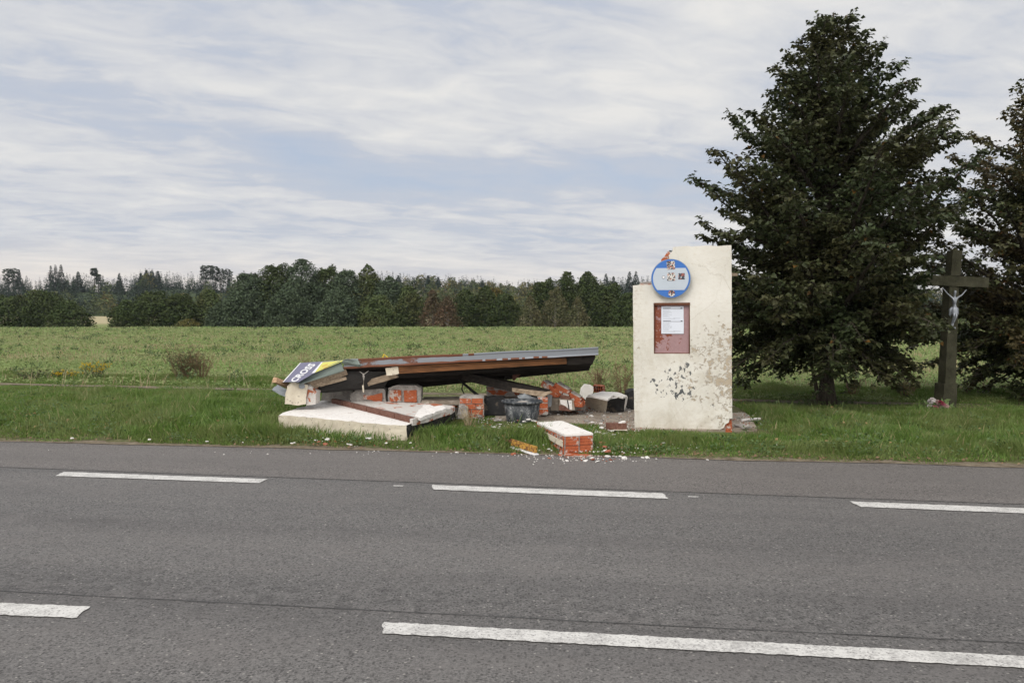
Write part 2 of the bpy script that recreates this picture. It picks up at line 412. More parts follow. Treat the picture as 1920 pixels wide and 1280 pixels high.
M_INK = flat('printed_grey', (0.36, 0.38, 0.42), 0.8, 0.1)
M_INKD = flat('printed_dark', (0.10, 0.10, 0.12), 0.8, 0.1)
M_YPLAS = flat('yellow_plastic', (0.62, 0.44, 0.04), 0.5)
def m_board(t, o, b):
    n = t.noise(o, 10, 6, 0.7, 0.4); n2 = t.noise(o, 45, 4, 0.7)
    x, y, z = t.sep(o)
    k = t.math('ADD', n, t.map(x, 0.0, 0.45, 0.20, -0.16))
    k = t.math('ADD', k, t.map(z, 0.05, 0.16, -0.16, 0.0))
    c = t.mix(n2, (0.25, 0.145, 0.15), (0.37, 0.245, 0.25))
    c = t.mix(t.map(k, 0.54, 0.58), c, t.mix(n2, (0.12, 0.03, 0.018), (0.26, 0.075, 0.035)))
    c = t.mix(t.math('MULTIPLY', t.map(n2, 0.62, 0.68), t.map(x, 0.18, 0.05)), c, (0.5, 0.42, 0.38))
    bump(t, b, n2, 0.004, 0.8)
    return c
M_BOARD = material('rusted_notice_board', m_board, 0.7, 0.3)
def m_sticker(t, o, b):
    n = t.new('ShaderNodeTexVoronoi'); t.put(n.inputs[0], o); n.inputs['Scale'].default_value = 70
    r, g, bl = t.sep(n.outputs['Color'])
    c = t.mix(t.math('GREATER_THAN', r, 0.5), (0.55, 0.53, 0.50), (0.05, 0.05, 0.06))
    return t.mix(t.math('GREATER_THAN', g, 0.80), c, (0.36, 0.13, 0.09))
M_STICK = material('sticker_print', m_sticker, 0.6)
def m_sticker2(t, o, b):
    n = t.new('ShaderNodeTexVoronoi'); t.put(n.inputs[0], o); n.inputs['Scale'].default_value = 60
    r, g, bl = t.sep(n.outputs['Color'])
    c = t.mix(t.math('GREATER_THAN', r, 0.5), (0.28, 0.10, 0.08), (0.05, 0.055, 0.07))
    return t.mix(t.math('GREATER_THAN', g, 0.80), c, (0.45, 0.5, 0.52))
M_STICK2 = material('sticker_print_dark', m_sticker2, 0.6)
def m_tub(t, o, b):
    n = t.noise(t.mapping(o, scale=(1, 1, 0.45)), 9, 6, 0.7); n2 = t.noise(o, 45, 5, 0.8)
    k = t.math('MULTIPLY', t.map(n, 0.46, 0.66), t.map(n2, 0.40, 0.62))
    return t.mix(t.math('MULTIPLY', k, 0.85), (0.026, 0.031, 0.038), (0.42, 0.43, 0.43))
M_TUB = material('dusty_black_plastic', m_tub, 0.55, 0.4)
def m_stone(t, o, b):
    n = t.noise(o, 6, 6, 0.65); n2 = t.noise(o, 30, 5, 0.7)
    c = t.mix(t.map(n, 0.35, 0.65), (0.034, 0.033, 0.022), (0.068, 0.065, 0.044))
    c = t.mix(t.map(n2, 0.55, 0.65), c, (0.058, 0.062, 0.033))
    bump(t, b, t.math('ADD', n, n2), 0.012, 0.7)
    return c
M_STONE = material('mossy_stone', m_stone, 0.95, 0.1)
M_SILVER = material('silver_paint', lambda t, o, b: t.mix(t.noise(o, 20, 4), (0.20, 0.22, 0.25), (0.36, 0.38, 0.42)), 0.4, 0.5, 0.4)
M_ROCKGREY = flat('grey_plastic_sheet', (0.24, 0.26, 0.28), 0.45, 0.4)

# ------------------------------------------------------------------ object helpers
def tag(o, label=None, cat=None, group=None, kind=None):
    if label: o['label'] = label
    if cat: o['category'] = cat
    if group: o['group'] = group
    if kind: o['kind'] = kind
    return o
def thing(name, label, cat, loc=(0, 0, 0), rotz=0.0, group=None):
    o = bpy.data.objects.new(name, None); C.objects.link(o)
    o.location = loc; o.rotation_euler = (0, 0, rotz); o.empty_display_size = 0.2
    return tag(o, label, cat, group)
def link(name, me, mats, parent=None):
    o = bpy.data.objects.new(name, me); C.objects.link(o)
    if not isinstance(mats, (list, tuple)): mats = [mats]
    for m in mats: me.materials.append(m)
    if parent is not None:
        o.parent = parent
    return o
def mesh_np(name, verts, faces_flat, sizes, mats, parent=None, smooth=False):
    """fast mesh from numpy"""
    me = bpy.data.meshes.new(name)
    verts = np.asarray(verts, np.float32); faces_flat = np.asarray(faces_flat, np.int32); sizes = np.asarray(sizes, np.int32)
    me.vertices.add(len(verts)); me.vertices.foreach_set('co', verts.ravel())
    me.loops.add(len(faces_flat)); me.loops.foreach_set('vertex_index', faces_flat)
    me.polygons.add(len(sizes))
    st = np.zeros(len(sizes), np.int32); st[1:] = np.cumsum(sizes)[:-1]
    me.polygons.foreach_set('loop_start', st); me.polygons.foreach_set('loop_total', sizes)
    me.update(calc_edges=True)
    if smooth: me.polygons.foreach_set('use_smooth', np.ones(len(sizes), bool))
    return link(name, me, mats, parent)
def mesh_py(name, verts, faces, mats, parent=None, smooth=False, fmat=None, origin=None, keep=False):
    """mesh from world-space points; its object origin goes to 'origin' (or the base centre)"""
    vs = [Vector(v) for v in verts]
    if origin is None and not keep:
        lo = [min(v[i] for v in vs) for i in range(3)]; hi = [max(v[i] for v in vs) for i in range(3)]
        origin = Vector(((lo[0] + hi[0]) / 2, (lo[1] + hi[1]) / 2, lo[2]))
    origin = Vector(origin or (0, 0, 0))
    me = bpy.data.meshes.new(name)
    me.from_pydata([v - origin for v in vs], [], faces)
    me.update()
    o = link(name, me, mats, None)
    if fmat:
        for i, k in enumerate(fmat): me.polygons[i].material_index = k
    if smooth:
        for p in me.polygons: p.use_smooth = True
    o.location = origin
    if parent is not None:
        o.parent = parent
        o.matrix_parent_inverse = (Matrix.Translation(parent.location) @ parent.rotation_euler.to_matrix().to_4x4()).inverted()
    return o
def roughen(o, cut=0.06, amp=0.012, scale=9.0, keepbase=True, maxcuts=4, seed=0.0):
    """break up a block: split long edges, push vertices about"""
    me = o.data; bm = bmesh.new(); bm.from_mesh(me)
    for _ in range(maxcuts):
        es = [e for e in bm.edges if e.calc_length() > cut]
        if not es: break
        bmesh.ops.subdivide_edges(bm, edges=es, cuts=1, use_grid_fill=True)
    bm.normal_update()
    zmin = min(v.co.z for v in bm.verts)
    off = Vector((seed * 3.7, seed * 1.3, 4.0)) + Vector(o.location)
    for v in bm.verts:
        n = mnoise.noise_vector((v.co + off) * scale) * amp + mnoise.noise_vector((v.co + off) * scale * 3.1) * amp * 0.45
        if keepbase and v.co.z < zmin + 0.005: n.z = 0
        v.co += n
    bmesh.ops.recalc_face_normals(bm, faces=bm.faces)
    bm.to_mesh(me); bm.free()
    return o
def prism_px(name, poly, Y, depth, mats, parent=None, fmat=None, back=(0, 1, 0), rough=0.010, cut=0.05, drop=0.0):
    """outline in the vertical plane at distance Y, given real thickness going away from the viewer"""
    back = Vector(back).normalized() * depth
    f = [D(x, y, Y) for x, y in poly]
    b = [p + back for p in f]
    n = len(f)
    faces = [list(range(n)), list(range(2 * n - 1, n - 1, -1))] + [[i, n + i, n + (i + 1) % n, (i + 1) % n] for i in range(n)]
    if fmat is None: fm = [0] * (n + 2)
    else: fm = [fmat[0], fmat[0]] + [fmat[1]] * n
    o = mesh_py(name, f + b, faces, mats, parent, fmat=fm)
    if rough: roughen(o, cut, rough)
    return o
def prism_xy(name, top, z0, z1, mats, parent=None, fmat=None, rough=0.0, cut=0.08, keep=False):
    """plan outline (world points) extruded from z0 to z1; fmat = (top, sides list or int)"""
    n = len(top)
    t = [Vector((p[0], p[1], z1 if not callable(z1) else z1(i))) for i, p in enumerate(top)]
    bt = [Vector((p[0], p[1], z0)) for p in top]
    faces = [list(range(n)), list(range(2 * n - 1, n - 1, -1))] + [[i, n + i, n + (i + 1) % n, (i + 1) % n] for i in range(n)]
    fm = None
    if fmat:
        sides = fmat[1] if isinstance(fmat[1], list) else [fmat[1]] * n
        fm = [fmat[0], fmat[0]] + sides
    o = mesh_py(name, t + bt, faces, mats, parent, fmat=fm, keep=keep)
    if rough: roughen(o, cut, rough)
    return o
def hexa(name, p, mats, parent=None, fmat=None, rough=0.0, cut=0.06, origin=None):
    """p: 4 points of one end/face then 4 matching points of the other"""
    faces = [[0, 1, 2, 3], [7, 6, 5, 4], [0, 4, 5, 1], [1, 5, 6, 2], [2, 6, 7, 3], [3, 7, 4, 0]]
    o = mesh_py(name, p, faces, mats, parent, fmat=fmat, origin=origin)
    if rough: roughen(o, cut, rough)
    else:
        bm = bmesh.new(); bm.from_mesh(o.data); bmesh.ops.recalc_face_normals(bm, faces=bm.faces); bm.to_mesh(o.data); bm.free()
    return o
def beam(name, a, b, w, h, mat, parent=None, up=(0, 0, 1), rough=0.0, cut=0.12):
    a, b = Vector(a), Vector(b); d = (b - a).normalized(); s = d.cross(Vector(up)).normalized(); u = s.cross(d).normalized()
    q = [(-w / 2, -h / 2), (w / 2, -h / 2), (w / 2, h / 2), (-w / 2, h / 2)]
    return hexa(name, [a + s * x + u * y for x, y in q] + [b + s * x + u * y for x, y in q], mat, parent, rough=rough, cut=cut)
def tube_data(paths, sides=6):
    """paths: list of (points, radii) -> verts, faces"""
    V, Fc = [], []
    for pts, rad in paths:
        base = len(V); n = len(pts)
        for i, p in enumerate(pts):
            d = (pts[min(i + 1, n - 1)] - pts[max(i - 1, 0)])
            if d.length < 1e-6: d = Vector((0, 0, 1))
            d.normalize()
            s = d.cross(Vector((0.13, 0.31, 0.94)));
            if s.length < 1e-3: s = d.cross(Vector((1, 0, 0)))
            s.normalize(); u = s.cross(d)
            for k in range(sides):
                a = 2 * math.pi * k / sides
                V.append(p + (s * math.cos(a) + u * math.sin(a)) * rad[i])
        for i in range(n - 1):
            for k in range(sides):
                a, b = base + i * sides + k, base + i * sides + (k + 1) % sides
                Fc.append((a, b, b + sides, a + sides))
        Fc.append(tuple(base + k for k in reversed(range(sides))))
        Fc.append(tuple(base + (n - 1) * sides + k for k in range(sides)))
    return V, Fc

# value noise on numpy arrays
def vnoise(x, y, s, seed=0):
    x = np.asarray(x) / s; y = np.asarray(y) / s
    xi = np.floor(x).astype(np.int64); yi = np.floor(y).astype(np.int64)
    fx = x - xi; fy = y - yi; fx = fx * fx * (3 - 2 * fx); fy = fy * fy * (3 - 2 * fy)
    def h(a, b):
        v = (a * 374761393 + b * 668265263 + seed * 974634777) & 0x7fffffff
        v = ((v ^ (v >> 13)) * 1274126177) & 0x7fffffff
        return ((v ^ (v >> 16)) & 0xffff) / 65535.0
    return (h(xi, yi) * (1 - fx) + h(xi + 1, yi) * fx) * (1 - fy) + (h(xi, yi + 1) * (1 - fx) + h(xi + 1, yi + 1) * fx) * fy

# ------------------------------------------------------------------ ground lines
def line2(p, q):
    k = (q.y - p.y) / (q.x - p.x); return lambda x: p.y + k * (x - p.x)
edge_y = line2(G(0, 826), G(1920, 875))
path_y = line2(G(0, 727), G(1920, 772))
def path_mid(x): return path_y(x)

SKYL = [(-400, 528), (0, 531), (90, 531), (135, 522), (200, 530), (240, 528), (275, 513), (300, 518), (345, 522), (430, 527), (520, 530), (640, 530),
        (735, 519), (800, 524), (870, 527), (905, 531), (1000, 535), (1080, 537), (1180, 528), (1300, 535), (1500, 540), (1920, 545), (2400, 540)]
sx = np.array([p[0] for p in SKYL], float); sy = np.array([p[1] for p in SKYL], float)
RD = 470.0
def terrain(x, y):
    x = np.asarray(x, float); y = np.asarray(y, float)
    px = CX + F * x / np.maximum(y, 1.0)
    zr = CAMH + (HOR - np.interp(px, sx, sy)) / F * RD - 6.0
    e = edge_y(x)
    z = np.where(y < e + 0.12, -0.05, 0.012)
    vb = (vnoise(x, y, 1.7, 3) * 0.06 + vnoise(x, y, 0.8, 5) * 0.05) * np.clip((y - e) / 0.8, 0, 1) * np.clip((24 - y) / 6, 0, 1)
    mound = 0.10 * np.exp(-((x + 5.6) / 2.8) ** 2 - ((y - 12.6) / 1.2) ** 2)
    z = z + vb + mound
    z = z + np.where(y > 22, vnoise(x, y, 6, 8) * 0.10, 0) * np.clip((y - 22) / 10, 0, 1)
    crest = -np.clip((y - 30) / 78, 0, 1) * 0.22
    z = z + crest
    dip = np.clip((y - 110) / 14, 0, 1)
    z = z - dip * 2.2
    r1 = np.clip((y - 130) / 200, 0, 1); z = z + r1 * 3.3
    r2 = np.clip((y - 325) / (RD - 325), 0, 1); r2 = r2 * r2 * (3 - 2 * r2)
    z = z + r2 * np.maximum(zr - 1.2, 0.0)
    return z
def build_ground():
    ys = np.concatenate([np.arange(-30, 7.5, 2.5), np.arange(7.5, 26, 0.16), np.geomspace(26, 900, 150)[0:]])
    u = np.linspace(-1, 1, 261); xs = np.sinh(u * 4.6) / math.sinh(4.6) * 760
    X, Y = np.meshgrid(xs, ys); Z = terrain(X, Y)
    # beyond the ridge the land falls gently away
    Z = Z - np.clip((Y - 560) / 340, 0, 1) * 6
    nx, ny = len(xs), len(ys)
    V = np.stack([X, Y, Z], -1).reshape(-1, 3)
    i = np.arange(ny - 1)[:, None] * nx + np.arange(nx - 1)[None, :]
    Fq = np.stack([i, i + 1, i + nx + 1, i + nx], -1).reshape(-1, 4)
    o = mesh_np('ground', V, Fq.ravel(), np.full(len(Fq), 4), [M_GROUND, M_FOREST_FLOOR], smooth=True)
    cy = (V[Fq[:, 0], 1] + V[Fq[:, 2], 1]) / 2
    o.data.polygons.foreach_set('material_index', (cy > 332).astype(np.int32)); o.data.update()
    tag(o, kind='structure')
build_ground()

def strip(name, pts_near, pts_far, z, mat):
    v = [Vector((p.x, p.y, z)) for p in pts_near] + [Vector((p.x, p.y, z)) for p in pts_far]
    n = len(pts_near)
    o = mesh_py(name, v, [(i, i + 1, n + i + 1, n + i) for i in range(n - 1)], mat, keep=True)
    return tag(o, kind='structure')
seam1 = line2(G(0, 875.5), G(1920, 945.5))
seam2 = line2(G(87, 1112), G(1920, 1206))
def xs_range(a, b, n): return [a + (b - a) * i / n for i in range(n + 1)]
def wavy(fn, x, amp=0.0, s=0.9, seed=0): return fn(x) + (mnoise.noise(Vector((x * s, seed, 0.3))) * amp + mnoise.noise(Vector((x * s * 5, seed, 7.3))) * amp * 0.5)
X0, X1 = -46.0, 46.0
R = xs_range(X0, X1, 600)
strip('road', [Vector((x, seam1(x) - 26, 0)) for x in R], [Vector((x, seam1(x), 0)) for x in R], 0.0, M_ASPH)
strip('road_shoulder', [Vector((x, seam1(x), 0)) for x in R], [Vector((x, wavy(edge_y, x, 0.13, 1.1, 2), 0)) for x in R], 0.001, M_ASPH_L)
def seamstrip(fn, wd, seed):
    strip('road_seam', [Vector((x, wavy(fn, x, 0.012, 0.8, seed) - wd * (0.7 + 0.6 * mnoise.noise(Vector((x * 3, seed, 0))))/1, 0)) for x in R],
          [Vector((x, wavy(fn, x, 0.012, 0.8, seed), 0)) for x in R], 0.004, M_SEAM)
seamstrip(seam1, 0.016, 4); seamstrip(seam2, 0.010, 9)
def marking(px4, ragged=0.006):
    a, b, c, d = [G(x, y, 0.006) for x, y in px4]
    n = max(2, int((b - a).length / 0.03)); m = 5
    V = []; idx = {}
    for i in range(n + 1):
        for j in range(m + 1):
            u, v = i / n, j / m
            p = a.lerp(b, u).lerp(d.lerp(c, u), v)
            if j in (0, m): p.y += (rnd.random() - .5) * ragged * 2
            if i in (0, n): p.x += (rnd.random() - .5) * ragged * 3
            V.append(Vector((p.x, p.y, 0.006)))
    Fc = [(i * (m + 1) + j, i * (m + 1) + j + 1, (i + 1) * (m + 1) + j + 1, (i + 1) * (m + 1) + j) for i in range(n) for j in range(m)]
    o = mesh_py('road_marking', V, Fc, M_PAINT, keep=True); tag(o, kind='structure')
marking([(120, 884), (501, 897.5), (487, 905), (104, 891.5)])
marking([(810, 908.5), (1242, 924), (1254, 934.5), (812, 917)])
marking([(1592, 939), (2230, 964), (2245, 974.5), (1615, 949.5)])
marking([(-520, 862), (-215, 872.5), (-232, 880), (-540, 869.5)])
marking([(-330, 1116), (168, 1136), (145, 1157.5), (-350, 1136)])
marking([(718, 1165), (2300, 1249), (2300, 1271), (716, 1186)])
marking([(737, 909), (757, 909.6), (756, 911.2), (738, 910.8)], 0.004)
marking([(1290, 929.5), (1310, 930), (1309, 931.6), (1291, 931)], 0.004)

# trodden dirt path behind the verge
strip('path', [Vector((x, path_mid(x) - 0.16 + 0.22 * mnoise.noise(Vector((x * 1.3, 3, 1))) + 0.10 * mnoise.noise(Vector((x * 6, 3, 4))), 0)) for x in R], [Vector((x, path_mid(x) + 0.22 + 0.22 * mnoise.noise(Vector((x * 1.1, 5, 1))) + 0.10 * mnoise.noise(Vector((x * 5, 3, 8))), 0)) for x in R], 0.088, M_DIRT)
# bare soil crumbs along the road edge
strip('dirt_edge', [Vector((x, wavy(edge_y, x, 0.07, 1.1, 2) - 0.05, 0)) for x in R], [Vector((x, edge_y(x) + 0.28, 0)) for x in R], 0.0065, M_DIRT)

PAD = [(925, 775), (1000, 760), (1190, 758), (1376, 764), (1404, 782), (1420, 807), (1300, 811), (1196, 809), (1120, 800), (1040, 797), (930, 792)]
PADW = [G(x, y, 0.05) for x, y in PAD]
pad = prism_xy('concrete_pad', PADW, -0.05, 0.085, M_CONC, rough=0.006, cut=0.15, keep=True); tag(pad, kind='structure')

# ------------------------------------------------------------------ standing wall
WA, WB = G(1190, 813), G(1373, 817)
W_ANG = math.atan2(WB.y - WA.y, WB.x - WA.x)
WE = Vector((math.cos(W_ANG), math.sin(W_ANG), 0)); WN = Vector((-WE.y, WE.x, 0))   # WN points away from the viewer
def W(px, py, off=0.0):
    p = onplane(px, py, WA + WN * off, WN); q = p - WA
    return (q.dot(WE), p.z)
wall = thing('wall', 'tall cream plaster wall remnant left standing, flaking paint, jagged stepped top', 'wall', (WA.x, WA.y, 0.0), W_ANG)
TH = 0.30
outer_px = [(1190, 816), (1188, 700), (1187, 600), (1186.5, 535), (1200, 534), (1222, 533.5), (1243, 531), (1243, 520), (1244, 506), (1251, 503), (1248, 494), (1256, 490), (1254, 478), (1261, 470), (1262, 463.5), (1272, 462.5), (1290, 461), (1297, 462.5), (1320, 460.5), (1345, 461), (1371.5, 459.5),
            (1372, 560), (1372.5, 700), (1373, 784), (1368, 785), (1366, 792), (1360, 795), (1357, 802), (1349, 806), (1343, 816)]
hole_px = [(1225.5, 568), (1293.5, 567), (1294, 663), (1226, 663)]
def build_wall_body():
    bm = bmesh.new()
    def loop(pts, y):
        vs = [bm.verts.new((s, y, z)) for s, z in pts]
        es = [bm.edges.new((vs[i], vs[(i + 1) % len(vs)])) for i in range(len(vs))]
        return vs, es
    # densify the outline so that its edge can be broken
    pts = []
    o2 = [W(*p) for p in outer_px]; o2 = [(s, max(z, 0.0) + (0.0 if z > 0.05 else -0.0)) for s, z in o2]
    for i in range(len(o2)):
        a, b = o2[i], o2[(i + 1) % len(o2)]
        L = math.hypot(b[0] - a[0], b[1] - a[1]); k = max(1, int(L / 0.05))
        for j in range(k):
            u = j / k; s = a[0] + (b[0] - a[0]) * u; z = a[1] + (b[1] - a[1]) * u
            if z > 0.05: s += 0.006 * mnoise.noise(Vector((s * 9, z * 9, 1))); z += 0.006 * mnoise.noise(Vector((s * 9, z * 9, 5)))
            pts.append((s, z))
    hp = [W(*p) for p in hole_px]
    vf, ef = loop(pts, 0.0); vh, eh = loop(hp, 0.0)
    r = bmesh.ops.triangle_fill(bm, edges=ef + eh, use_beauty=True, normal=(0, -1, 0))
    vb = [bm.verts.new((s, TH + 0.01 * mnoise.noise(Vector((s * 7, z * 7, 2))), z)) for s, z in pts]
    for i in range(len(pts)):
        j = (i + 1) % len(pts); bm.faces.new((vf[i], vb[i], vb[j], vf[j]))
    eb = [bm.edges.get((vb[i], vb[(i + 1) % len(vb)])) for i in range(len(vb))]
    bmesh.ops.triangle_fill(bm, edges=eb, use_beauty=True, normal=(0, 1, 0))
    vi = [bm.verts.new((s, 0.055, z)) for s, z in hp]
    for i in range(4): bm.faces.new((vh[i], vi[i], vi[(i + 1) % 4], vh[(i + 1) % 4]))
    bmesh.ops.recalc_face_normals(bm, faces=bm.faces)
    me = bpy.data.meshes.new('plaster_face'); bm.to_mesh(me); bm.free()
    return link('plaster_face', me, M_WALL, wall)
build_wall_body()
def wloc(px, py, y): s, z = W(px, py); return Vector((s, y, z))
def lprism(name, poly, y0, y1, mats, parent, rough=0.0, cut=0.04, sm=False):
    """prism in the wall's own frame"""
    f = [Vector((s, y0, z)) for s, z in poly]; b = [Vector((s, y1, z)) for s, z in poly]; n = len(f)
    me = bpy.data.meshes.new(name)
    me.from_pydata(f + b, [], [list(range(n)), list(range(2 * n - 1, n - 1, -1))] + [[i, n + i, n + (i + 1) % n, (i + 1) % n] for i in range(n)])
    me.update(); o = link(name, me, mats, parent)
    if rough: roughen(o, cut, rough)
    else:
        bm = bmesh.new(); bm.from_mesh(me); bmesh.ops.recalc_face_normals(bm, faces=bm.faces); bm.to_mesh(me); bm.free()
    return o
lprism('exposed_brick', [W(*p) for p in [(1343, 816), (1349, 805), (1357, 801), (1361, 794), (1367, 790), (1372.5, 788), (1372.8, 816)]], 0.035, TH - 0.03, M_BRICK, wall, 0.008)
lprism('brick', [W(*p) for p in [(1240, 512), (1240, 486), (1246, 480), (1253, 470), (1257, 472), (1258, 488), (1252, 500), (1250, 512)]], 0.08, 0.26, M_BRICK, wall, 0.006)
lprism('mortar_crust', [W(*p) for p in [(1196, 536), (1200, 529), (1212, 527.5), (1222, 528), (1226, 536)]], 0.06, 0.27, M_MORT, wall, 0.008)
lprism('brick', [W(*p) for p in [(1201, 537), (1201, 532.5), (1221, 532.3), (1222, 537)]], 0.022, 0.24, M_BRICK, wall, 0.003)
# stub of a timber left in the back of the wall
sA = W(1366, 512); lprism('timber_stub', [(sA[0], sA[1] - 0.025), (sA[0] + 0.14, sA[1] - 0.03), (sA[0] + 0.14, sA[1] + 0.01), (sA[0], sA[1] + 0.02)], TH - 0.06, TH + 0.02, M_WGREY, wall, 0.003)

# notice board in its recess
nb_o = wloc(1226, 663, 0.0)
nb = thing('notice_board', 'rusty red notice board recessed in the cream wall, printed sheets pinned on it', 'notice board', WA + WE * nb_o.x + Vector((0, 0, nb_o.z)) , W_ANG)
nbw = W(1293.6, 663)[0] - nb_o.x; nbh = W(1226, 567.5)[1] - nb_o.z
def lbox(name, x0, x1, y0, y1, z0, z1, mat, parent):
    return lprism(name, [(x0, z0), (x1, z0), (x1, z1), (x0, z1)], y0, y1, mat, parent)
lbox('back_panel', 0.004, nbw - 0.004, 0.034, 0.052, 0.004, nbh - 0.034, M_BOARD, nb)
lbox('frame', 0.003, nbw - 0.003, -0.012, 0.050, nbh - 0.032, nbh - 0.001, M_RUST, nb)
lbox('frame', 0.003, 0.012, 0.010, 0.033, 0.013, nbh - 0.034, M_RUST, nb)
lbox('frame', nbw - 0.014, nbw - 0.003, 0.010, 0.033, 0.013, nbh - 0.034, M_RUST, nb)
lbox('frame', 0.003, nbw - 0.003, 0.010, 0.033, 0.003, 0.012, M_RUST, nb)
def sheet(px0, py0, px1, py1, y):
    a = W(px0, py1); b = W(px1, py0)
    x0, x1, z0, z1 = a[0] - nb_o.x, b[0] - nb_o.x, a[1] - nb_o.z, b[1] - nb_o.z
    s = lbox('timetable', x0, x1, y - 0.003, y, z0, z1, M_PAPER, nb)
    w, h = x1 - x0, z1 - z0
    V, Fc = [], []
    def q(u0, v0, u1, v1):
        k = len(V); V.extend([(x0 + u0 * w, y - 0.0045, z0 + v0 * h), (x0 + u1 * w, y - 0.0045, z0 + v0 * h), (x0 + u1 * w, y - 0.0045, z0 + v1 * h), (x0 + u0 * w, y - 0.0045, z0 + v1 * h)]); Fc.append((k, k + 1, k + 2, k + 3))
    for r in range(7):
        v = 0.70 - r * 0.075
        for c_ in range(rnd.randint(5, 8)):
            u = 0.08 + c_ * 0.05; q(u, v, u + rnd.uniform(0.02, 0.042), v + 0.03)
    q(0.08, 0.14, 0.62, 0.165); q(0.55, 0.17, 0.85, 0.19)
    me = bpy.data.meshes.new('print'); me.from_pydata(V, [], Fc); o = link('print', me, M_INK, s)
    V2, F2 = V, Fc; V.clear(); Fc.clear()
    q(0.07, 0.82, 0.95, 0.845); q(0.86, 0.84, 0.94, 0.90); q(0.07, 0.86, 0.42, 0.885)
    me = bpy.data.meshes.new('heading'); me.from_pydata(V, [], Fc); link('heading', me, M_INKD, s)
sheet(1240, 574, 1282, 601.5, 0.031); sheet(1240, 598, 1282.3, 625.5, 0.026)

# round stop sign plate on the wall
sc_ = wloc(1257.5, 522.5, 0)
sign = thing('bus_stop_sign', 'round blue stop sign with grey-white band and small stickers on the cream wall', 'sign', WA + WE * sc_.x + Vector((0, 0, sc_.z)), W_ANG)
SR = 0.258; SY = -0.085
def disc(name, r, y0, y1, mat, parent, n=64, cx=0, cz=0):
    return lprism(name, [(cx + r * math.cos(2 * math.pi * i / n), cz + r * math.sin(2 * math.pi * i / n)) for i in range(n)], y0, y1, mat, parent)
disc('rim', SR, SY + 0.004, SY + 0.030, M_RIM, sign)
disc('plate', SR - 0.007, SY, SY + 0.010, M_BLUE, sign)
ri = SR - 0.026; zt, zb = 0.137, -0.152
pts = []
for i in range(25):
    a = math.asin(zb / ri) + (math.asin(zt / ri) - math.asin(zb / ri)) * i / 24; pts.append((ri * math.cos(a), ri * math.sin(a)))
pts += [(-x, z) for x, z in reversed(pts)]
lprism('white_band', pts, SY - 0.0022, SY + 0.002, M_SGREY, sign)
def stick(cx, cz, w, h, mat, rot=0.0, round_=False):
    if round_: p = [(cx + w / 2 * math.cos(a * math.pi / 8), cz + h / 2 * math.sin(a * math.pi / 8)) for a in range(16)]
    else:
        c, s = math.cos(rot), math.sin(rot); p = [(cx + x * c - z * s, cz + x * s + z * c) for x, z in ((-w / 2, -h / 2), (w / 2, -h / 2), (w / 2, h / 2), (-w / 2, h / 2))]
    return lprism('sticker', p, SY - 0.005, SY - 0.0024, mat, sign)
stick(0.0, 0.173, 0.105, 0.11, M_STICK, 0.06); stick(0.005, 0.022, 0.105, 0.105, M_STICK, 0.0)
stick(0.138, 0.028, 0.082, 0.082, M_STICK2); stick(0.012, -0.196, 0.088, 0.084, M_STICK, 0, True)
disc('sticker', 0.021, SY - 0.005, SY - 0.0024, M_INKD, sign, 20, -0.095, 0.016)
disc('sticker', 0.016, SY - 0.0065, SY - 0.0052, M_WHITE, sign, 20, -0.095, 0.016)
lbox('bracket', -0.16, 0.16, SY + 0.031, -0.001, -0.02, 0.02, M_RUST, sign)

# ------------------------------------------------------------------ collapsed shelter roof
YF, YB = 12.6, 14.0
roof = thing('collapsed_roof', 'fallen flat shelter roof with rusty metal edge lying tilted on rubble', 'roof', D(880, 740, 13.4), 0)
def rp(px, py, Y): return D(px, py, Y)
# top deck (felted) and boarded underside
FL, FR = rp(648, 677, YF + 0.03), rp(1116, 657, YF + 0.03)
FLb, FRb = rp(648, 691, YF + 0.03), rp(1116, 668, YF + 0.03)
BL, BR = rp(628, 722, YB), rp(1111, 671, YB)
BLb, BRb = rp(628, 736, YB), rp(1111, 683, YB)
hexa('deck', [FLb, FRb, BRb, BLb, FL, FR, BR, BL], [M_FELT, M_WDARK], roof, fmat=[1, 0, 1, 1, 1, 1], rough=0.004, cut=0.25)
# boards under the front edge
ubL, ubR = rp(656, 697, YF + 0.10), rp(1060, 681, YF + 0.10)
beam('fascia_board', rp(735, 693, YF + 0.06), rp(1062, 674, YF + 0.07), 0.035, 0.125, M_WORANGE, roof, rough=0.003)
hexa('fascia_board', [rp(1064, 666, YF + .05), rp(1090, 665.5, YF + .05), rp(1090, 682, YF + .05), rp(1064, 684.5, YF + .05), rp(1064, 666, YF + .09), rp(1090, 665.5, YF + .09), rp(1090, 682, YF + .09), rp(1064, 684.5, YF + .09)], M_WDARK, roof)
hexa('fascia_board', [rp(1090.3, 671.5, YF + .05), rp(1117, 669.5, YF + .05), rp(1111, 680.5, YF + .05), rp(1090.3, 682, YF + .05), rp(1090.3, 671.5, YF + .09), rp(1117, 669.5, YF + .09), rp(1111, 680.5, YF + .09), rp(1090.3, 682, YF + .09)], M_WDARK, roof)
for k, (pa, pb) in enumerate((((735, 704), (1100, 683)), ((720, 712), (1100, 683)), ((715, 720), (1105, 684)))):
    Yk = YF + 0.35 + k * 0.42
    a = FLb.lerp(BLb, (Yk - YF) / (YB - YF)); b = FRb.lerp(BRb, (Yk - YF) / (YB - YF))
    beam('joist', a.lerp(b, 0.14) - Vector((0, 0, 0.05)), a.lerp(b, 0.985) - Vector((0, 0, 0.05)), 0.07, 0.11, M_WDARK, roof, rough=0.003)
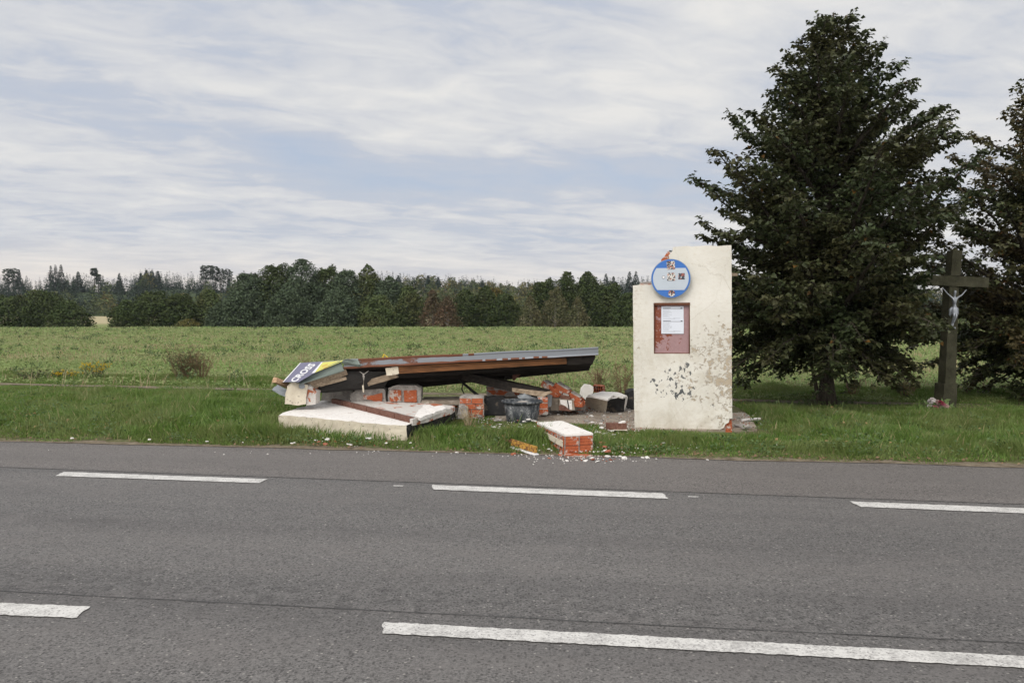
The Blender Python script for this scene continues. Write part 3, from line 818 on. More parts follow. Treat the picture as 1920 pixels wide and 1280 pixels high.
# front metal flashing: profiled strip with a lip and a small overhang
def flashing():
    V, Fc, FM = [], [], []
    n = 90
    for i in range(n + 1):
        u = i / n; x = 645 + (1122 - 645) * u
        yt = 674.5 + (652 - 674.5) * u + 0.5 * math.sin(u * 17) ; yb = 691 + (665.5 - 691) * u + 0.8 * mnoise.noise(Vector((u * 14, 0, 0)))
        prof = [(yt, YF + 0.10), (yt - 1.3, YF + 0.02), (yt + 0.5, YF - 0.012), (yt + (yb - yt) * (0.22 + .06 * mnoise.noise(Vector((u * 30, 3, 0)))), YF - 0.004), (yb - 3.6 + 1.0 * mnoise.noise(Vector((u * 25, 9, 0))), YF - 0.004), (yb - 0.4, YF - 0.022), (yb, YF - 0.018), (yb + .6, YF + 0.006)]
        for (yy, Y) in prof: V.append(rp(x, yy, Y))
    m = 8
    for i in range(n):
        u = i / n
        for j in range(m - 1):
            Fc.append((i * m + j, i * m + j + 1, (i + 1) * m + j + 1, (i + 1) * m + j))
            k = 0
            if j >= 4: k = 1 if (u < .45 or j >= 5 or (u < .85 and mnoise.noise(Vector((u * 34, 2, 0))) > -.25 + (u - .45))) else 0
            if j <= 2 and u > .05 and u < .48 + .05 * math.sin(i * 1.3): k = 1
            FM.append(k)
    o = mesh_py('metal_flashing', V, Fc, [M_METAL, M_RUST], roof, origin=rp(1000, 690, YF), fmat=FM)
    md = o.modifiers.new('s', 'SOLIDIFY'); md.thickness = 0.004
    return o
flashing()
# crumpled metal corner
cr = []
for i, (x, y, Y) in enumerate([(640, 678, 12.55), (652, 673, 12.5), (672, 675, 12.56), (676, 684, 12.53), (664, 691, 12.50), (650, 688, 12.54)]): cr.append(rp(x, y, Y))
crn = hexa('crumpled_corner', [cr[0], cr[1], cr[2], cr[3], rp(652, 690, 12.62), rp(650, 673, 12.70), rp(672, 674, 12.68), rp(674, 690, 12.62)], M_GREEN, roof, rough=0.02, cut=0.05)
# the side sign panel, folded up with the roof's left side
pA, pB, pD = rp(532, 717, 12.25), rp(564, 680, 13.7), rp(641, 676.5, 12.65)
pn = (pB - pA).cross(pD - pA).normalized()
if pn.z < 0: pn = -pn
def P(px, py, off=0.0): return onplane(px, py, pA + pn * off, pn)
def plate(name, poly, off0, off1, mat, parent):
    f = [P(x, y, off1) for x, y in poly]; b = [P(x, y, off0) for x, y in poly]; n = len(f)
    o = mesh_py(name, f + b, [list(range(n)), list(range(2 * n - 1, n - 1, -1))] + [[i, n + i, n + (i + 1) % n, (i + 1) % n] for i in range(n)], mat, parent)
    return o
sp = plate('sign_panel', [(531, 716), (564.5, 680), (655, 674), (648, 675.5), (641, 677), (586, 701), (560, 716)], -0.03, 0.0, M_PURPLE, roof)
plate('yellow_field', [(605, 678.8), (655, 674), (648, 676), (641, 677.5), (590, 698.5)], 0.001, 0.003, M_YELLOW, sp)
plate('white_stripe', [(602.6, 678.9), (605, 678.7), (590, 698.5), (584, 699.5)], 0.001, 0.004, M_WHITE, sp)
plate('edge_trim', [(529.5, 716), (562.5, 680), (564.5, 680), (532, 716)], -0.02, 0.005, M_WHITE, sp)
def text_px(body, bl, br, tl, tr, name, mat, parent, off=0.005, bold=0.0):
    cu = bpy.data.curves.new('txt', 'FONT'); cu.body = body; cu.offset = bold; cu.resolution_u = 3
    to = bpy.data.objects.new('txt', cu); C.objects.link(to); bpy.context.view_layer.update()
    me = to.to_mesh(); vs = [v.co.copy() for v in me.vertices]; fs = [tuple(p.vertices) for p in me.polygons]
    x0, x1 = min(v.x for v in vs), max(v.x for v in vs); y0, y1 = min(v.y for v in vs), max(v.y for v in vs)
    out = []
    for v in vs:
        u, w = (v.x - x0) / (x1 - x0), (v.y - y0) / (y1 - y0)
        bx = bl[0] + (br[0] - bl[0]) * u, bl[1] + (br[1] - bl[1]) * u
        tx = tl[0] + (tr[0] - tl[0]) * u, tl[1] + (tr[1] - tl[1]) * u
        out.append(P(bx[0] + (tx[0] - bx[0]) * w, bx[1] + (tx[1] - bx[1]) * w, off))
    to.to_mesh_clear(); bpy.data.objects.remove(to)
    return mesh_py(name, out, fs, mat, parent)
text_px('CROSS', (553.5, 717), (593, 683), (543, 713.5), (581, 680.5), 'lettering', M_WHITE, sp, bold=0.035)
text_px('tel 2019', (602, 692), (624, 681), (600, 690), (622, 680), 'small_print', M_ORANGE, sp) if False else None
plate('small_print', [(606, 690), (620, 683.5), (621, 684.2), (607, 691)], 0.004, 0.005, M_ORANGE, sp)
plate('small_print', [(603, 686.5), (614, 682.5), (615, 683.2), (604, 687.4)], 0.004, 0.005, M_ORANGE, sp)
# grey-green cap flashing along the near edge of the panel
g0, g1, g2, g3 = (552, 717.5), (638, 676.5), (644, 690.5), (564, 718.5)
cap = hexa('side_flashing', [rp(550, 714, 12.18), rp(638, 676, 12.62), rp(644.5, 693, 12.56), rp(562, 718.5, 12.12), rp(551, 716, 12.24), rp(638, 678, 12.68), rp(644, 692, 12.62), rp(565, 720, 12.18)], M_GREEN, roof)
beam('side_flashing', rp(563, 719.5, 12.10), rp(645, 694, 12.54), 0.02, 0.016, M_GREEN, roof)
# timber under that edge
beam('rafter', rp(575, 725, 12.35), rp(648, 694, 12.66), 0.06, 0.13, M_WGREY, roof, rough=0.004)
beam('rafter', rp(600, 722, 12.45), rp(649, 708.5, 12.6), 0.05, 0.045, M_WGREY, roof, rough=0.006)
beam('rafter', rp(690, 718, 12.8), rp(745, 702, 12.72), 0.06, 0.09, M_WGREY, roof, rough=0.006)
prism_px('render_lump', [(722, 690), (746, 687), (748, 700), (741, 703), (725, 704)], 12.62, 0.09, M_PC, roof, rough=0.005)
hexa('side_cladding', [rp(575, 734, 12.5), rp(720, 724, 12.9), rp(735, 696, 12.75), rp(650, 696, 12.7), rp(575, 738, 12.54), rp(720, 728, 12.94), rp(735, 700, 12.79), rp(650, 700, 12.74)], M_FELT, roof, rough=0.006, cut=0.2)
# hanging strip of torn insulation foam
V, Fc = tube_data([([rp(681, 700, 12.6), rp(682, 706, 12.6), rp(682, 713, 12.6)], [0.010, 0.016, 0.005]), ([rp(682, 702, 12.6), rp(674, 696, 12.6)], [0.006, 0.003]), ([rp(682, 702, 12.6), rp(691, 695, 12.6)], [0.006, 0.003])], 5)
mesh_py('foam_shred', V, Fc, M_MORT, roof)
V, Fc = tube_data([([rp(682, 713, 12.6), rp(681.5, 722, 12.6)], [0.0015, 0.0015]), ([rp(680.5, 722, 12.6), rp(681.7, 735, 12.6)], [0.014, 0.012])], 6)
mesh_py('foam_shred', V, Fc, M_PC, roof)
# yellow strap poking up behind the roof
V, Fc = tube_data([([rp(714, 680, 13.3), rp(720, 664, 13.3), rp(728, 671, 13.3), rp(730, 680, 13.3)], [0.013] * 4)], 6)
tag(mesh_py('strap', V, Fc, M_YPLAS), 'bent yellow plastic strap sticking up behind the fallen roof edge', 'strap')
# loose timbers
tag(beam('timber_offcut', rp(515, 712, 12.25), rp(548, 726, 12.6), 0.075, 0.075, M_WPALE, rough=0.002), 'short square raw wood end sticking out left of the fallen roof', 'timber')
tag(hexa('roofing_sheet', [rp(510, 730, 12.6), rp(520, 721, 12.9), rp(540, 731, 12.9), rp(536, 740, 12.5), rp(512, 733, 12.6), rp(522, 724, 12.95), rp(541, 734, 12.95), rp(536, 744, 12.5)], M_ROCKGREY, rough=0.012, cut=0.08), 'crumpled grey sheet in the grass behind the upright rounded plaster lump', 'sheet')
tag(beam('timber_beam', rp(872, 704, 13.3), rp(1026, 739, 12.75), 0.20, 0.13, M_WDARK, rough=0.004), 'long dark wooden beam leaning from under the roof down behind the black tub', 'beam')
tag(hexa('plank', [rp(960, 727, 12.85), rp(1036, 735.5, 12.6), rp(1033, 732, 12.9), rp(960, 722, 13.1), rp(960, 734, 12.85), rp(1018, 744, 12.6), rp(1030, 741, 12.9), rp(960, 731, 13.1)], M_WGREY, rough=0.004), 'pale end of a weathered plank lying on the dark beam behind the tub', 'plank')
V, Fc = tube_data([([rp(850, 703, 13.6), rp(868, 718, 13.4), rp(902, 746, 13.1)], [0.016, 0.02, 0.026])], 7)
pl = mesh_py('metal_rod', V, Fc, M_BLACK); tag(pl, 'thin black bent rod slanting from the roof to the rubble ledge', 'rod')
V, Fc = tube_data([([rp(868, 718, 13.4), rp(866, 729, 13.4), rp(872, 742, 13.4)], [0.009, 0.012, 0.008])], 5)
mesh_py('hook', V, Fc, M_BLACK, pl)

# ------------------------------------------------------------------ rubble
# big toppled wall slab
SZ = 0.235
slab = thing('toppled_wall_slab', 'large cream plastered wall slab lying flat in the grass, dark underside edge to the right', 'wall slab', G(700, 800), 0)
top_px = [(522, 778), (530, 773.5), (541, 771), (555, 765), (573, 762), (590, 756.5), (603, 751), (617, 749), (660, 750), (740, 758), (800, 760), (853, 764), (833, 774), (800, 785), (780, 791), (762, 797), (730, 796.5), (690, 793), (640, 788), (590, 783), (545, 779.5)]
tw = [G(x, y, SZ) for x, y in top_px]
n = len(tw)
bp = [Vector((p.x + 0.015, p.y + 0.02, 0.0)) for p in tw]
faces = [list(range(n)), list(range(2 * n - 1, n - 1, -1))] + [[i, n + i, n + (i + 1) % n, (i + 1) % n] for i in range(n)]
fm = [1, 2] + [2] * n
for i in range(n):
    fm[2 + i] = 2 if i < 11 else (3 if i < 15 else 0)
body = mesh_py('plaster_body', tw + bp, faces, [M_PC, M_PW, M_MORT, M_BLACK], slab, fmat=fm)
roughen(body, 0.09, 0.012, 7)
up_px = [(626, 748), (640, 747.5), (700, 752), (760, 755), (815, 757), (853, 761), (845, 766), (826, 771), (804, 779), (774, 786)]
uw = [G(x, y, 0.29) for x, y in up_px]
u1 = prism_xy('upper_layer', uw, 0.21, 0.29, [M_BM2, M_BM2], slab, rough=0.010, cut=0.07)
# white broken plaster lying over its right end
prism_xy('plaster_crust', [G(x, y, 0.31) for x, y in [(778, 778), (784, 770), (793, 760), (806, 757.5), (812, 762), (826, 759), (838, 765), (826, 769), (806, 776), (788, 783)]], 0.27, 0.31, M_PW, slab, rough=0.012, cut=0.05)
# row of bricks seen edge on along the step
a0, a1 = G(625, 751, 0.27), G(773, 787.5, 0.27)
nb_ = 6
for i in range(nb_):
    p, q = a0.lerp(a1, (i + 0.04) / nb_), a0.lerp(a1, (i + 0.97) / nb_)
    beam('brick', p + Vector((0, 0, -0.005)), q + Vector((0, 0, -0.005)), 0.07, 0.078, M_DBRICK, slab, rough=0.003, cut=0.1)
beam('mortar_bed', a0 + Vector((0.03, 0.05, -0.018)), a1 + Vector((0.03, 0.05, -0.018)), 0.09, 0.085, M_MORT, slab, rough=0.006)
prism_px('exposed_brick', [(748, 806), (761, 804), (760, 827), (750, 826), (746, 815)], G(757, 829).y - 0.012, 0.06, M_BRICK, slab, rough=0.004)

# upright rounded lump at the left
lump = thing('plaster_lump', 'upright rounded cream plaster lump with dark knob, left end of the rubble', 'rubble', G(560, 764), 0)
prism_px('plaster_shell', [(534, 757), (535, 738), (539, 724), (546, 716.5), (557, 717), (572, 720), (578, 722), (575, 735), (573, 757), (560, 760), (545, 758)], 12.2, 0.30, [M_PC, M_MORT], lump, fmat=(0, 1), rough=0.008)
prism_px('brick_core', [(577, 722), (584, 726), (586, 731), (593, 735), (592, 757), (574, 760), (575, 740)], 12.24, 0.30, [M_BM2], lump, rough=0.012)
V, Fc = tube_data([([rp(566, 723, 12.19), rp(566, 723.5, 12.24)], [0.045, 0.05])], 10)
mesh_py('knob', V, Fc, M_ROCKGREY, lump)

def block(name, label, poly, Y, dep, mats, fmat=None, cat='rubble', rough=0.018, back=(0, 1, 0), group=None, cut=0.05):
    o = prism_px(name, poly, Y, dep, mats, None, fmat, back, rough, cut)
    return tag(o, label, cat, group)
block('mortar_chunk', 'smooth grey mortar chunk in shadow under the left end of the roof', [(603, 750), (604, 735), (612, 727), (630, 724), (650, 728), (662, 734), (664, 752), (640, 758)], 13.2, 0.4, [M_MORT])
mb = thing('masonry_chunk', 'grey masonry chunk with torn red brick face behind the white slab', 'rubble', G(692, 758), 0)
prism_px('mortar_body', [(657, 757), (657, 738), (668, 732), (690, 726), (712, 724), (722, 731), (724, 758)], 12.95, 0.32, [M_MORT], mb, rough=0.014)
prism_px('exposed_brick', [(682, 740), (700, 741), (716, 736), (717, 745), (715, 758), (704, 757), (698, 750), (680, 748)], 12.92, 0.1, [M_BRICK], mb, rough=0.006)
hb = thing('brick_chunk', 'two red hollow bricks framed in grey mortar under the roof middle', 'rubble', G(758, 757), 0)
prism_px('mortar_body', [(727, 757), (728, 727), (745, 722), (780, 722), (790, 728), (789, 757), (760, 760)], 12.95, 0.24, [M_MORT], hb, rough=0.010)
prism_px('brick', [(730, 731), (752, 731), (752, 752), (731, 753)], 12.925, 0.12, [M_BRICK], hb, rough=0.006)
prism_px('brick', [(757, 732), (781, 731), (781, 754), (758, 753)], 12.925, 0.12, [M_BRICK], hb, rough=0.004)

def masonry_row(name, label, x0, x1, y0, y1, Y, rows, cols, dep, cat='rubble', slopey=0.0, white=True):
    r = thing(name, label, cat, D((x0 + x1) / 2, y1, Y + dep / 2), 0)
    prism_px('mortar_core', [(x0 - .5, y1 + .5), (x0 - .5, y0), (x0 + 8, y0 - 2), (x1 - 6, y0 - 1 + slopey), (x1, y0 + slopey), (x1 + .5, y1)], Y + 0.012, dep, [M_MORT], r, rough=0.008)
    for j in range(rows):
        for i in range(cols):
            w = (x1 - x0) / cols; h = (y1 - y0 - 4) / rows
            xo = x0 + i * w + (0.4 * w if j % 2 else 0); xe = min(xo + w - 1.6, x1); 
            if xe - xo < 2: continue
            ya = y0 + 3 + j * h + slopey * ((xo - x0) / (x1 - x0))
            prism_px('brick', [(xo, ya), (xe, ya), (xe, ya + h - 1.4), (xo, ya + h - 1.4)], Y, 0.11, [M_BRICK], r, rough=0.006, cut=0.04)
    return r
masonry_row('wall_stump', 'low broken brick wall stump between the white slab and the tub', 862, 907, 744, 790, 12.55, 4, 2, 0.3)
block('mortar_patch', 'smeared grey mortar lump against the low brick stump', [(860, 762), (868, 759), (878, 764), (876, 784), (866, 788), (858, 786)], 12.45, 0.12, [M_MORT])
ledge = hexa('concrete_ledge', [rp(795, 744, 13.6), rp(992, 742, 13.6), rp(945, 750, 12.8), rp(790, 752, 12.8), rp(795, 752, 13.6), rp(992, 749, 13.6), rp(945, 757, 12.8), rp(790, 760, 12.8)], M_CONC, rough=0.006, cut=0.12)
tag(ledge, 'long thin dusty concrete ledge above the low brick stump', 'ledge')
block('ledge_base', 'mortar and broken brick base under the concrete ledge beside the slab', [(792, 756), (862, 754), (862, 782), (830, 780), (795, 772)], 13.0, 0.5, [M_BM])
block('tarred_block', 'black tarred wall block between the brick stump and the black tub', [(908, 778), (909, 748), (925, 745), (948, 747), (947, 778)], 12.75, 0.35, [M_BLACK])
block('timber_post', 'short dark post stub holding up the roof from below', [(944, 692), (965, 690), (966, 710), (946, 712)], 13.5, 0.2, [M_WDARK], cat='post')
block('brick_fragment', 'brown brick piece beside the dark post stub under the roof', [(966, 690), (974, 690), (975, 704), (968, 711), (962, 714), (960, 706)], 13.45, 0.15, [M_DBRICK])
block('rubble_heap_core', 'shadowed brick and mortar lump under the leaning dark beam', [(912, 745), (913, 722), (922, 716), (934, 722), (975, 726), (982, 742), (975, 752), (930, 752)], 13.5, 0.4, [M_BM])
block('plastic_sheet', 'creased grey plastic sheet draped behind the tub', [(970, 744), (985, 736), (1000, 735), (1022, 740), (1035, 742), (1033, 762), (1020, 764), (1000, 760), (985, 756)], 12.75, 0.10, [M_ROCKGREY], cat='sheet', rough=0.02)

def hollow_brick(name, label, a, b, c, d4, nx=3, nz=2, group=None, parent=None, mat=None):
    """a hollow clay brick: a origin corner, b,c edge vectors of the holed end, d4 length vector"""
    V, Fc = [], []
    a, b, c, d4 = Vector(a), Vector(b), Vector(c), Vector(d4)
    def bx(u0, u1, v0, v1):
        k = len(V)
        for w in (0, 1):
            for (u, v) in ((u0, v0), (u1, v0), (u1, v1), (u0, v1)): V.append(a + b * u + c * v + d4 * w)
        Fc.extend([(k, k + 1, k + 2, k + 3), (k + 7, k + 6, k + 5, k + 4), (k, k + 4, k + 5, k + 1), (k + 1, k + 5, k + 6, k + 2), (k + 2, k + 6, k + 7, k + 3), (k + 3, k + 7, k + 4, k)])
    t = 0.09
    for i in range(nx + 1):
        u = i * (1 - t) / nx; bx(u, u + t, 0, 1)
    for j in range(nz + 1):
        v = j * (1 - t) / nz
        for i in range(nx):
            u = i * (1 - t) / nx; bx(u + t, u + (1 - t) / nx, v, v + t)
    o = mesh_py(name, V, Fc, mat or M_BRICK, parent)
    bm = bmesh.new(); bm.from_mesh(o.data); bmesh.ops.recalc_face_normals(bm, faces=bm.faces); bm.to_mesh(o.data); bm.free()
    if label: tag(o, label, 'brick', group)
    return o
# pile right of the tub
def brick_lump(label, a, b, w, h, cap=True, mat=None):
    root = thing('broken_brick', label, 'brick', (a + b) / 2, 0)
    beam('brick', a, b, w, h, mat or M_BRICK, root, rough=0.009, cut=0.05)
    if cap:
        u = Vector((0, 0, 1)); d = (b - a).normalized(); n_ = (d.cross(u)).normalized().cross(d) * (h * .5 + .010)
        if n_.z < 0: n_ = -n_
        beam('mortar_crust', a + n_ + d * .02, b + n_ - d * .03, w * .9, .022, M_MORT, root, rough=0.008, cut=0.04)
    return root
brick_lump('dark red brick sloping right with a mortar crust, top left of the brick pile', rp(1019, 718, 13.15), rp(1040, 730, 13.05), .13, .085)
brick_lump('longest sloping brick with a grey mortar crust running down the brick pile', rp(1042, 722, 13.1), rp(1068, 738, 13.0), .14, .10)
brick_lump('sloping brick continuing down to the right foot of the brick pile', rp(1068, 739, 13.02), rp(1090, 752, 12.95), .13, .09)
brick_lump('short brown brick end lying flat below the sloping bricks of the pile', rp(1072, 757, 12.9), rp(1094, 758, 12.85), .12, .07, False)
block('rubble_mound', 'low mound of crushed brick and mortar at the pile foot toward the cream block', [(1036, 772), (1044, 764), (1060, 761), (1078, 764), (1092, 762), (1104, 768), (1112, 774), (1090, 777), (1060, 778)], 13.6, 0.5, [M_BM], rough=0.03)
block('mortar_chunk', 'grey mortar lump lying directly left of the cream block', [(1082, 770), (1085, 762), (1094, 759), (1100, 763), (1101, 771), (1092, 774)], 13.5, 0.15, [M_MORT], rough=0.02)
brick_lump('red brick piece standing tilted between the pile top and its longest brick', rp(1034, 741, 13.2), rp(1046, 726, 13.2), .12, .10, False)
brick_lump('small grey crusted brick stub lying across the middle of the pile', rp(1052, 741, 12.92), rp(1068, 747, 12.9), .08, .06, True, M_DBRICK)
block('brick_half', 'broad orange-red half brick in the middle of the brick pile', [(1030, 728), (1052, 728), (1054, 738), (1046, 745), (1032, 743)], 13.0, 0.18, [M_BRICK])
block('mortar_chunk', 'brick lump smeared with mortar in the centre of the brick pile', [(1038, 743), (1055, 736), (1070, 745), (1088, 755), (1093, 768), (1080, 770), (1060, 770), (1040, 768)], 13.15, 0.3, [M_BM])
block('plaster_block', 'beige plaster block at the foot of the brick pile next to the tub', [(1032, 746), (1050, 747), (1051, 770), (1033, 768)], 12.95, 0.25, [M_CONC])
pb = thing('painted_block', 'small red and white painted block with black stripe at the brick pile foot', 'rubble', G(1063, 770), 0)
prism_px('body', [(1048, 748), (1075, 750), (1078, 768), (1071, 770), (1049, 768)], 12.8, 0.2, [M_CONC], pb, rough=0.004)
prism_px('white_paint', [(1050, 749), (1072, 751), (1073, 768), (1067, 767), (1060, 761), (1051, 757)], 12.785, 0.03, [M_PW], pb, rough=0)
prism_px('black_stripe', [(1063, 750), (1065, 750), (1068, 768), (1066, 768)], 12.778, 0.03, [M_BLACK], pb, rough=0)
prism_px('red_brick', [(1048, 760), (1056, 759), (1066, 766), (1071, 771), (1062, 770), (1048, 769)], 12.775, 0.03, [M_DBRICK], pb, rough=0.002)
block('brick_half', 'ribbed red brick half lying between the brick pile and the cream block', [(1080, 752), (1096, 750), (1097, 758), (1090, 764), (1080, 763)], 12.95, 0.15, [M_BRICK])
block('brick_pier', 'red brick and mortar pier standing right behind the black tub', [(1008, 744), (1026, 745), (1028, 776), (1012, 778)], 12.6, 0.2, [M_BM])

bb = thing('toppled_block', 'big cream toppled wall block with a black tarred end, left of the standing wall', 'rubble', G(1136, 770), 0)
zb_ = 0.27
c1, c2, c3 = G(1096, 764, 0.08), G(1136, 774, 0.08), G(1170, 773, 0.08)
c4 = c1 + (c3 - c2)
bt = [Vector((p.x, p.y, 0.08)) for p in (c1, c2, c3, c4)]
tp = [G(1099, 744, 0.30), G(1139, 749, 0.31), G(1172, 743, 0.33), G(1128, 735, 0.33)]
ob = hexa('body', bt + tp, [M_PC, M_PW, M_BLACK, M_PC], bb, fmat=[0, 1, 0, 2, 3, 0])
roughen(ob, 0.05, 0.010)
prism_px('plaster_edge', [(1172, 741), (1177, 744), (1175, 758), (1170, 773), (1167, 773), (1171, 755)], 13.3, 0.05, [M_PW], bb, rough=0.003)
prism_xy('top_plaster', [G(x, y, 0.345) for x, y in [(1102, 741), (1128, 734), (1160, 736), (1176, 742), (1168, 745), (1150, 741), (1140, 749)]], 0.325, 0.35, M_PW, bb, rough=0.006, cut=0.05)
block('plaster_fragment', 'upright white plaster piece with greenish stains leaning on the cream block', [(1088, 741), (1090, 728), (1096, 721), (1108, 722), (1114, 726), (1111, 740), (1104, 744), (1098, 749)], 15.1, 0.12, [M_PW], rough=0.006)
hollow_brick('hollow_brick', 'orange hollow brick with open holes lying on top of the cream block', rp(1113, 735, 14.1), rp(1132, 737, 13.95) - rp(1113, 735, 14.1), rp(1112, 722, 14.1) - rp(1113, 735, 14.1), Vector((0.05, 0.22, 0.0)), 4, 2)
block('tarred_post', 'black tarred wall stump just left of the standing wall', [(1178, 772), (1177, 735), (1184, 731), (1196, 732), (1197, 772)], 13.6, 0.3, [M_BLACK])

# front brick chunk with white plaster skin
fb = thing('brick_chunk', 'red brick chunk with smooth white plaster top lying at the road edge', 'rubble', G(1070, 838), 0)
zt_ = 0.235
t4 = [G(1007, 792, zt_), G(1054, 789, zt_), G(1112, 812, zt_), G(1059, 815, zt_)]
b4 = [Vector((p.x, p.y, 0.0)) for p in t4]
k0, k1, k2, k3 = t4
def sub(p, z): return Vector((p.x, p.y, z))
core = hexa('mortar_core', [sub(p, 0.012) for p in t4] + [sub(p, zt_ - 0.02) for p in t4], [M_MORT], fb, rough=0.004, cut=0.06)
prism_xy('plaster_skin', [k0, k1, k2, k3], zt_ - 0.018, zt_ + 0.004, M_PW, fb, rough=0.003, cut=0.06)
e1 = (k0 - k3); e2 = (k2 - k3); L1, L2 = e1.length, e2.length; e1n, e2n = e1.normalized(), e2.normalized()
nrm_left = Vector((-e1n.y, e1n.x, 0));
if nrm_left.dot(Vector((-1, -1, 0))) < 0: nrm_left = -nrm_left
nrm_fr = Vector((e2n.y, -e2n.x, 0))
if nrm_fr.y > 0: nrm_fr = -nrm_fr
# left side: ends of hollow bricks, 5 across, 2 courses
for j in range(2):
    for i in range(4):
        u0 = (i + 0.06) / 4 * L1; du = L1 / 4 * 0.86
        a = k3 + e1n * u0 + nrm_left * 0.012; a.z = 0.008 + j * 0.105
        hollow_brick('brick', None, a, e1n * du, Vector((0, 0, 0.094)), -nrm_left * 0.12, 2, 2, parent=fb)
for j in range(2):
    for i in range(2):
        u0 = (i + 0.05) / 2 * L2; du = L2 / 2 * 0.88
        a = k3 + e2n * u0 + nrm_fr * 0.014; a.z = 0.006 + j * 0.106
        h = hexa('brick', [a, a + e2n * du, a + e2n * du + Vector((0, 0, 0.1)), a + Vector((0, 0, 0.1)), a - nrm_fr * .1, a + e2n * du - nrm_fr * .1, a + e2n * du + Vector((0, 0, 0.1)) - nrm_fr * .1, a + Vector((0, 0, 0.1)) - nrm_fr * .1], M_BRICK, fb, rough=0.003)
a = k3 + e1n * (0.02) + nrm_left * 0.016
hexa('mortar_patch', [a + Vector((0, 0, -0.14)), a + e1n * L1 * .62 + Vector((0, 0, -0.12)), a + e1n * L1 * .62 + Vector((0, 0, -0.06)), a + Vector((0, 0, -0.07)),
      a + Vector((0, 0, -0.14)) + nrm_left * .012, a + e1n * L1 * .62 + Vector((0, 0, -0.12)) + nrm_left * .012, a + e1n * L1 * .62 + Vector((0, 0, -0.06)) + nrm_left * .012, a + Vector((0, 0, -0.07)) + nrm_left * .012], M_PC, fb, rough=0.004)
# broken brick shells in front of it
def shard(name, label, pxc, pyc, w, d, h, rot, mat, z=0.0, tilt=0.0, cat='rubble', group=None):
    p = G(pxc, pyc, z)
    V = []
    for zz in (0, h):
        for (a, b) in ((-1, -1), (-0.2, -1.1), (1, -0.8), (1.05, 0.3), (0.6, 1), (-0.7, 0.9), (-1.1, 0.2)):
            a *= rnd.uniform(0.8, 1.1); b *= rnd.uniform(0.8, 1.1)
            x, y = a * w / 2, b * d / 2
            V.append(p + Vector((x * math.cos(rot) - y * math.sin(rot), x * math.sin(rot) + y * math.cos(rot), z * 0 + zz + tilt * a * w / 2 + abs(tilt) * w / 2)))
    n = 7
    o = mesh_py(name, V, [list(range(n))[::-1], list(range(n, 2 * n))] + [[i, (i + 1) % n, n + (i + 1) % n, n + i] for i in range(n)], mat, None)
    roughen(o, 0.05, min(0.006, h * 0.3), 14, maxcuts=2)
    return tag(o, label, cat, group)
shard('brick_shell', 'flat orange brick shell under the near foot of the plastered brick chunk', 1072, 841, 0.42, 0.10, 0.025, -0.05, M_BRICK)
shard('brick_shell', 'long orange brick sliver pointing right at the foot of the plastered brick chunk', 1100, 844, 0.32, 0.05, 0.03, -0.18, M_BRICK)
shard('brick_shell', 'flat brick shell lying on the asphalt with mortar on it, nearest to the road', 1085, 855, 0.30, 0.09, 0.02, -0.15, M_BM)
shard('plaster_flake', 'long white plaster flake on the asphalt before the plastered brick chunk', 1060, 851, 0.14, 0.04, 0.02, 0.0, M_PW)

# tub
def lathe(name, prof, mat, parent, loc, n=48, sq=(1, 1)):
    V, Fc = [], []
    for (r, z) in prof:
        for k in range(n):
            a = 2 * math.pi * k / n; V.append(Vector(loc) + Vector((r * math.cos(a) * sq[0], r * math.sin(a) * sq[1], z)))
    for i in range(len(prof) - 1):
        for k in range(n): Fc.append((i * n + k, i * n + (k + 1) % n, (i + 1) * n + (k + 1) % n, (i + 1) * n + k))
    o = mesh_py(name, V, Fc, mat, parent, smooth=True); return o
tc_ = G(979, 802); tc_ = Vector((tc_.x, tc_.y + 0.17, 0.02))
tub = thing('mortar_tub', 'dusty black plastic mortar tub standing among the rubble', 'tub', tc_, 0)
lathe('body', [(0.0, 0.0), (0.19, 0.0), (0.212, 0.02), (0.232, 0.12), (0.266, 0.345), (0.260, 0.345), (0.225, 0.12), (0.205, 0.03), (0, 0.025)], M_TUB, tub, tc_)
lathe('rim', [(0.262, 0.330), (0.292, 0.320), (0.298, 0.335), (0.298, 0.350), (0.285, 0.357), (0.262, 0.353), (0.262, 0.330)], M_TUB, tub, tc_)
V, Fc = [], []
for i in range(13):
    r = 0.245 * (i / 12)
    for k in range(32):
        a = 2 * math.pi * k / 32; V.append(tc_ + Vector((r * math.cos(a), r * math.sin(a), 0.305 + 0.035 * mnoise.noise(Vector((r * 9 * math.cos(a), r * 9 * math.sin(a), 0))) + 0.02 * (1 - i / 12))))
for i in range(12):
    for k in range(32): Fc.append((i * 32 + k, i * 32 + (k + 1) % 32, (i + 1) * 32 + (k + 1) % 32, (i + 1) * 32 + k))
tag(mesh_py('rubble_fill', V, Fc, M_MORT, None), 'grey mortar dust and crumbs filling the black tub', 'rubble', kind='stuff')

# rusty yellow angle strip
ra, rb, rc = G(914, 818, 0.10), G(958, 828, 0.10), G(1006, 843, 0.06)
strp = thing('metal_strip', 'rusty yellow metal strip lying in the grass at the road edge', 'metal strip', rb, 0)
beam('bar', ra, rb, 0.02, 0.03, M_RUST, strp, rough=0.002)
beam('bar', rb, rc, 0.02, 0.075, M_RY, strp, rough=0.002)
beam('white_edge', rb + Vector((0, -0.03, -0.055)), rc + Vector((0, -0.03, -0.05)), 0.07, 0.012, M_WHITE, strp)
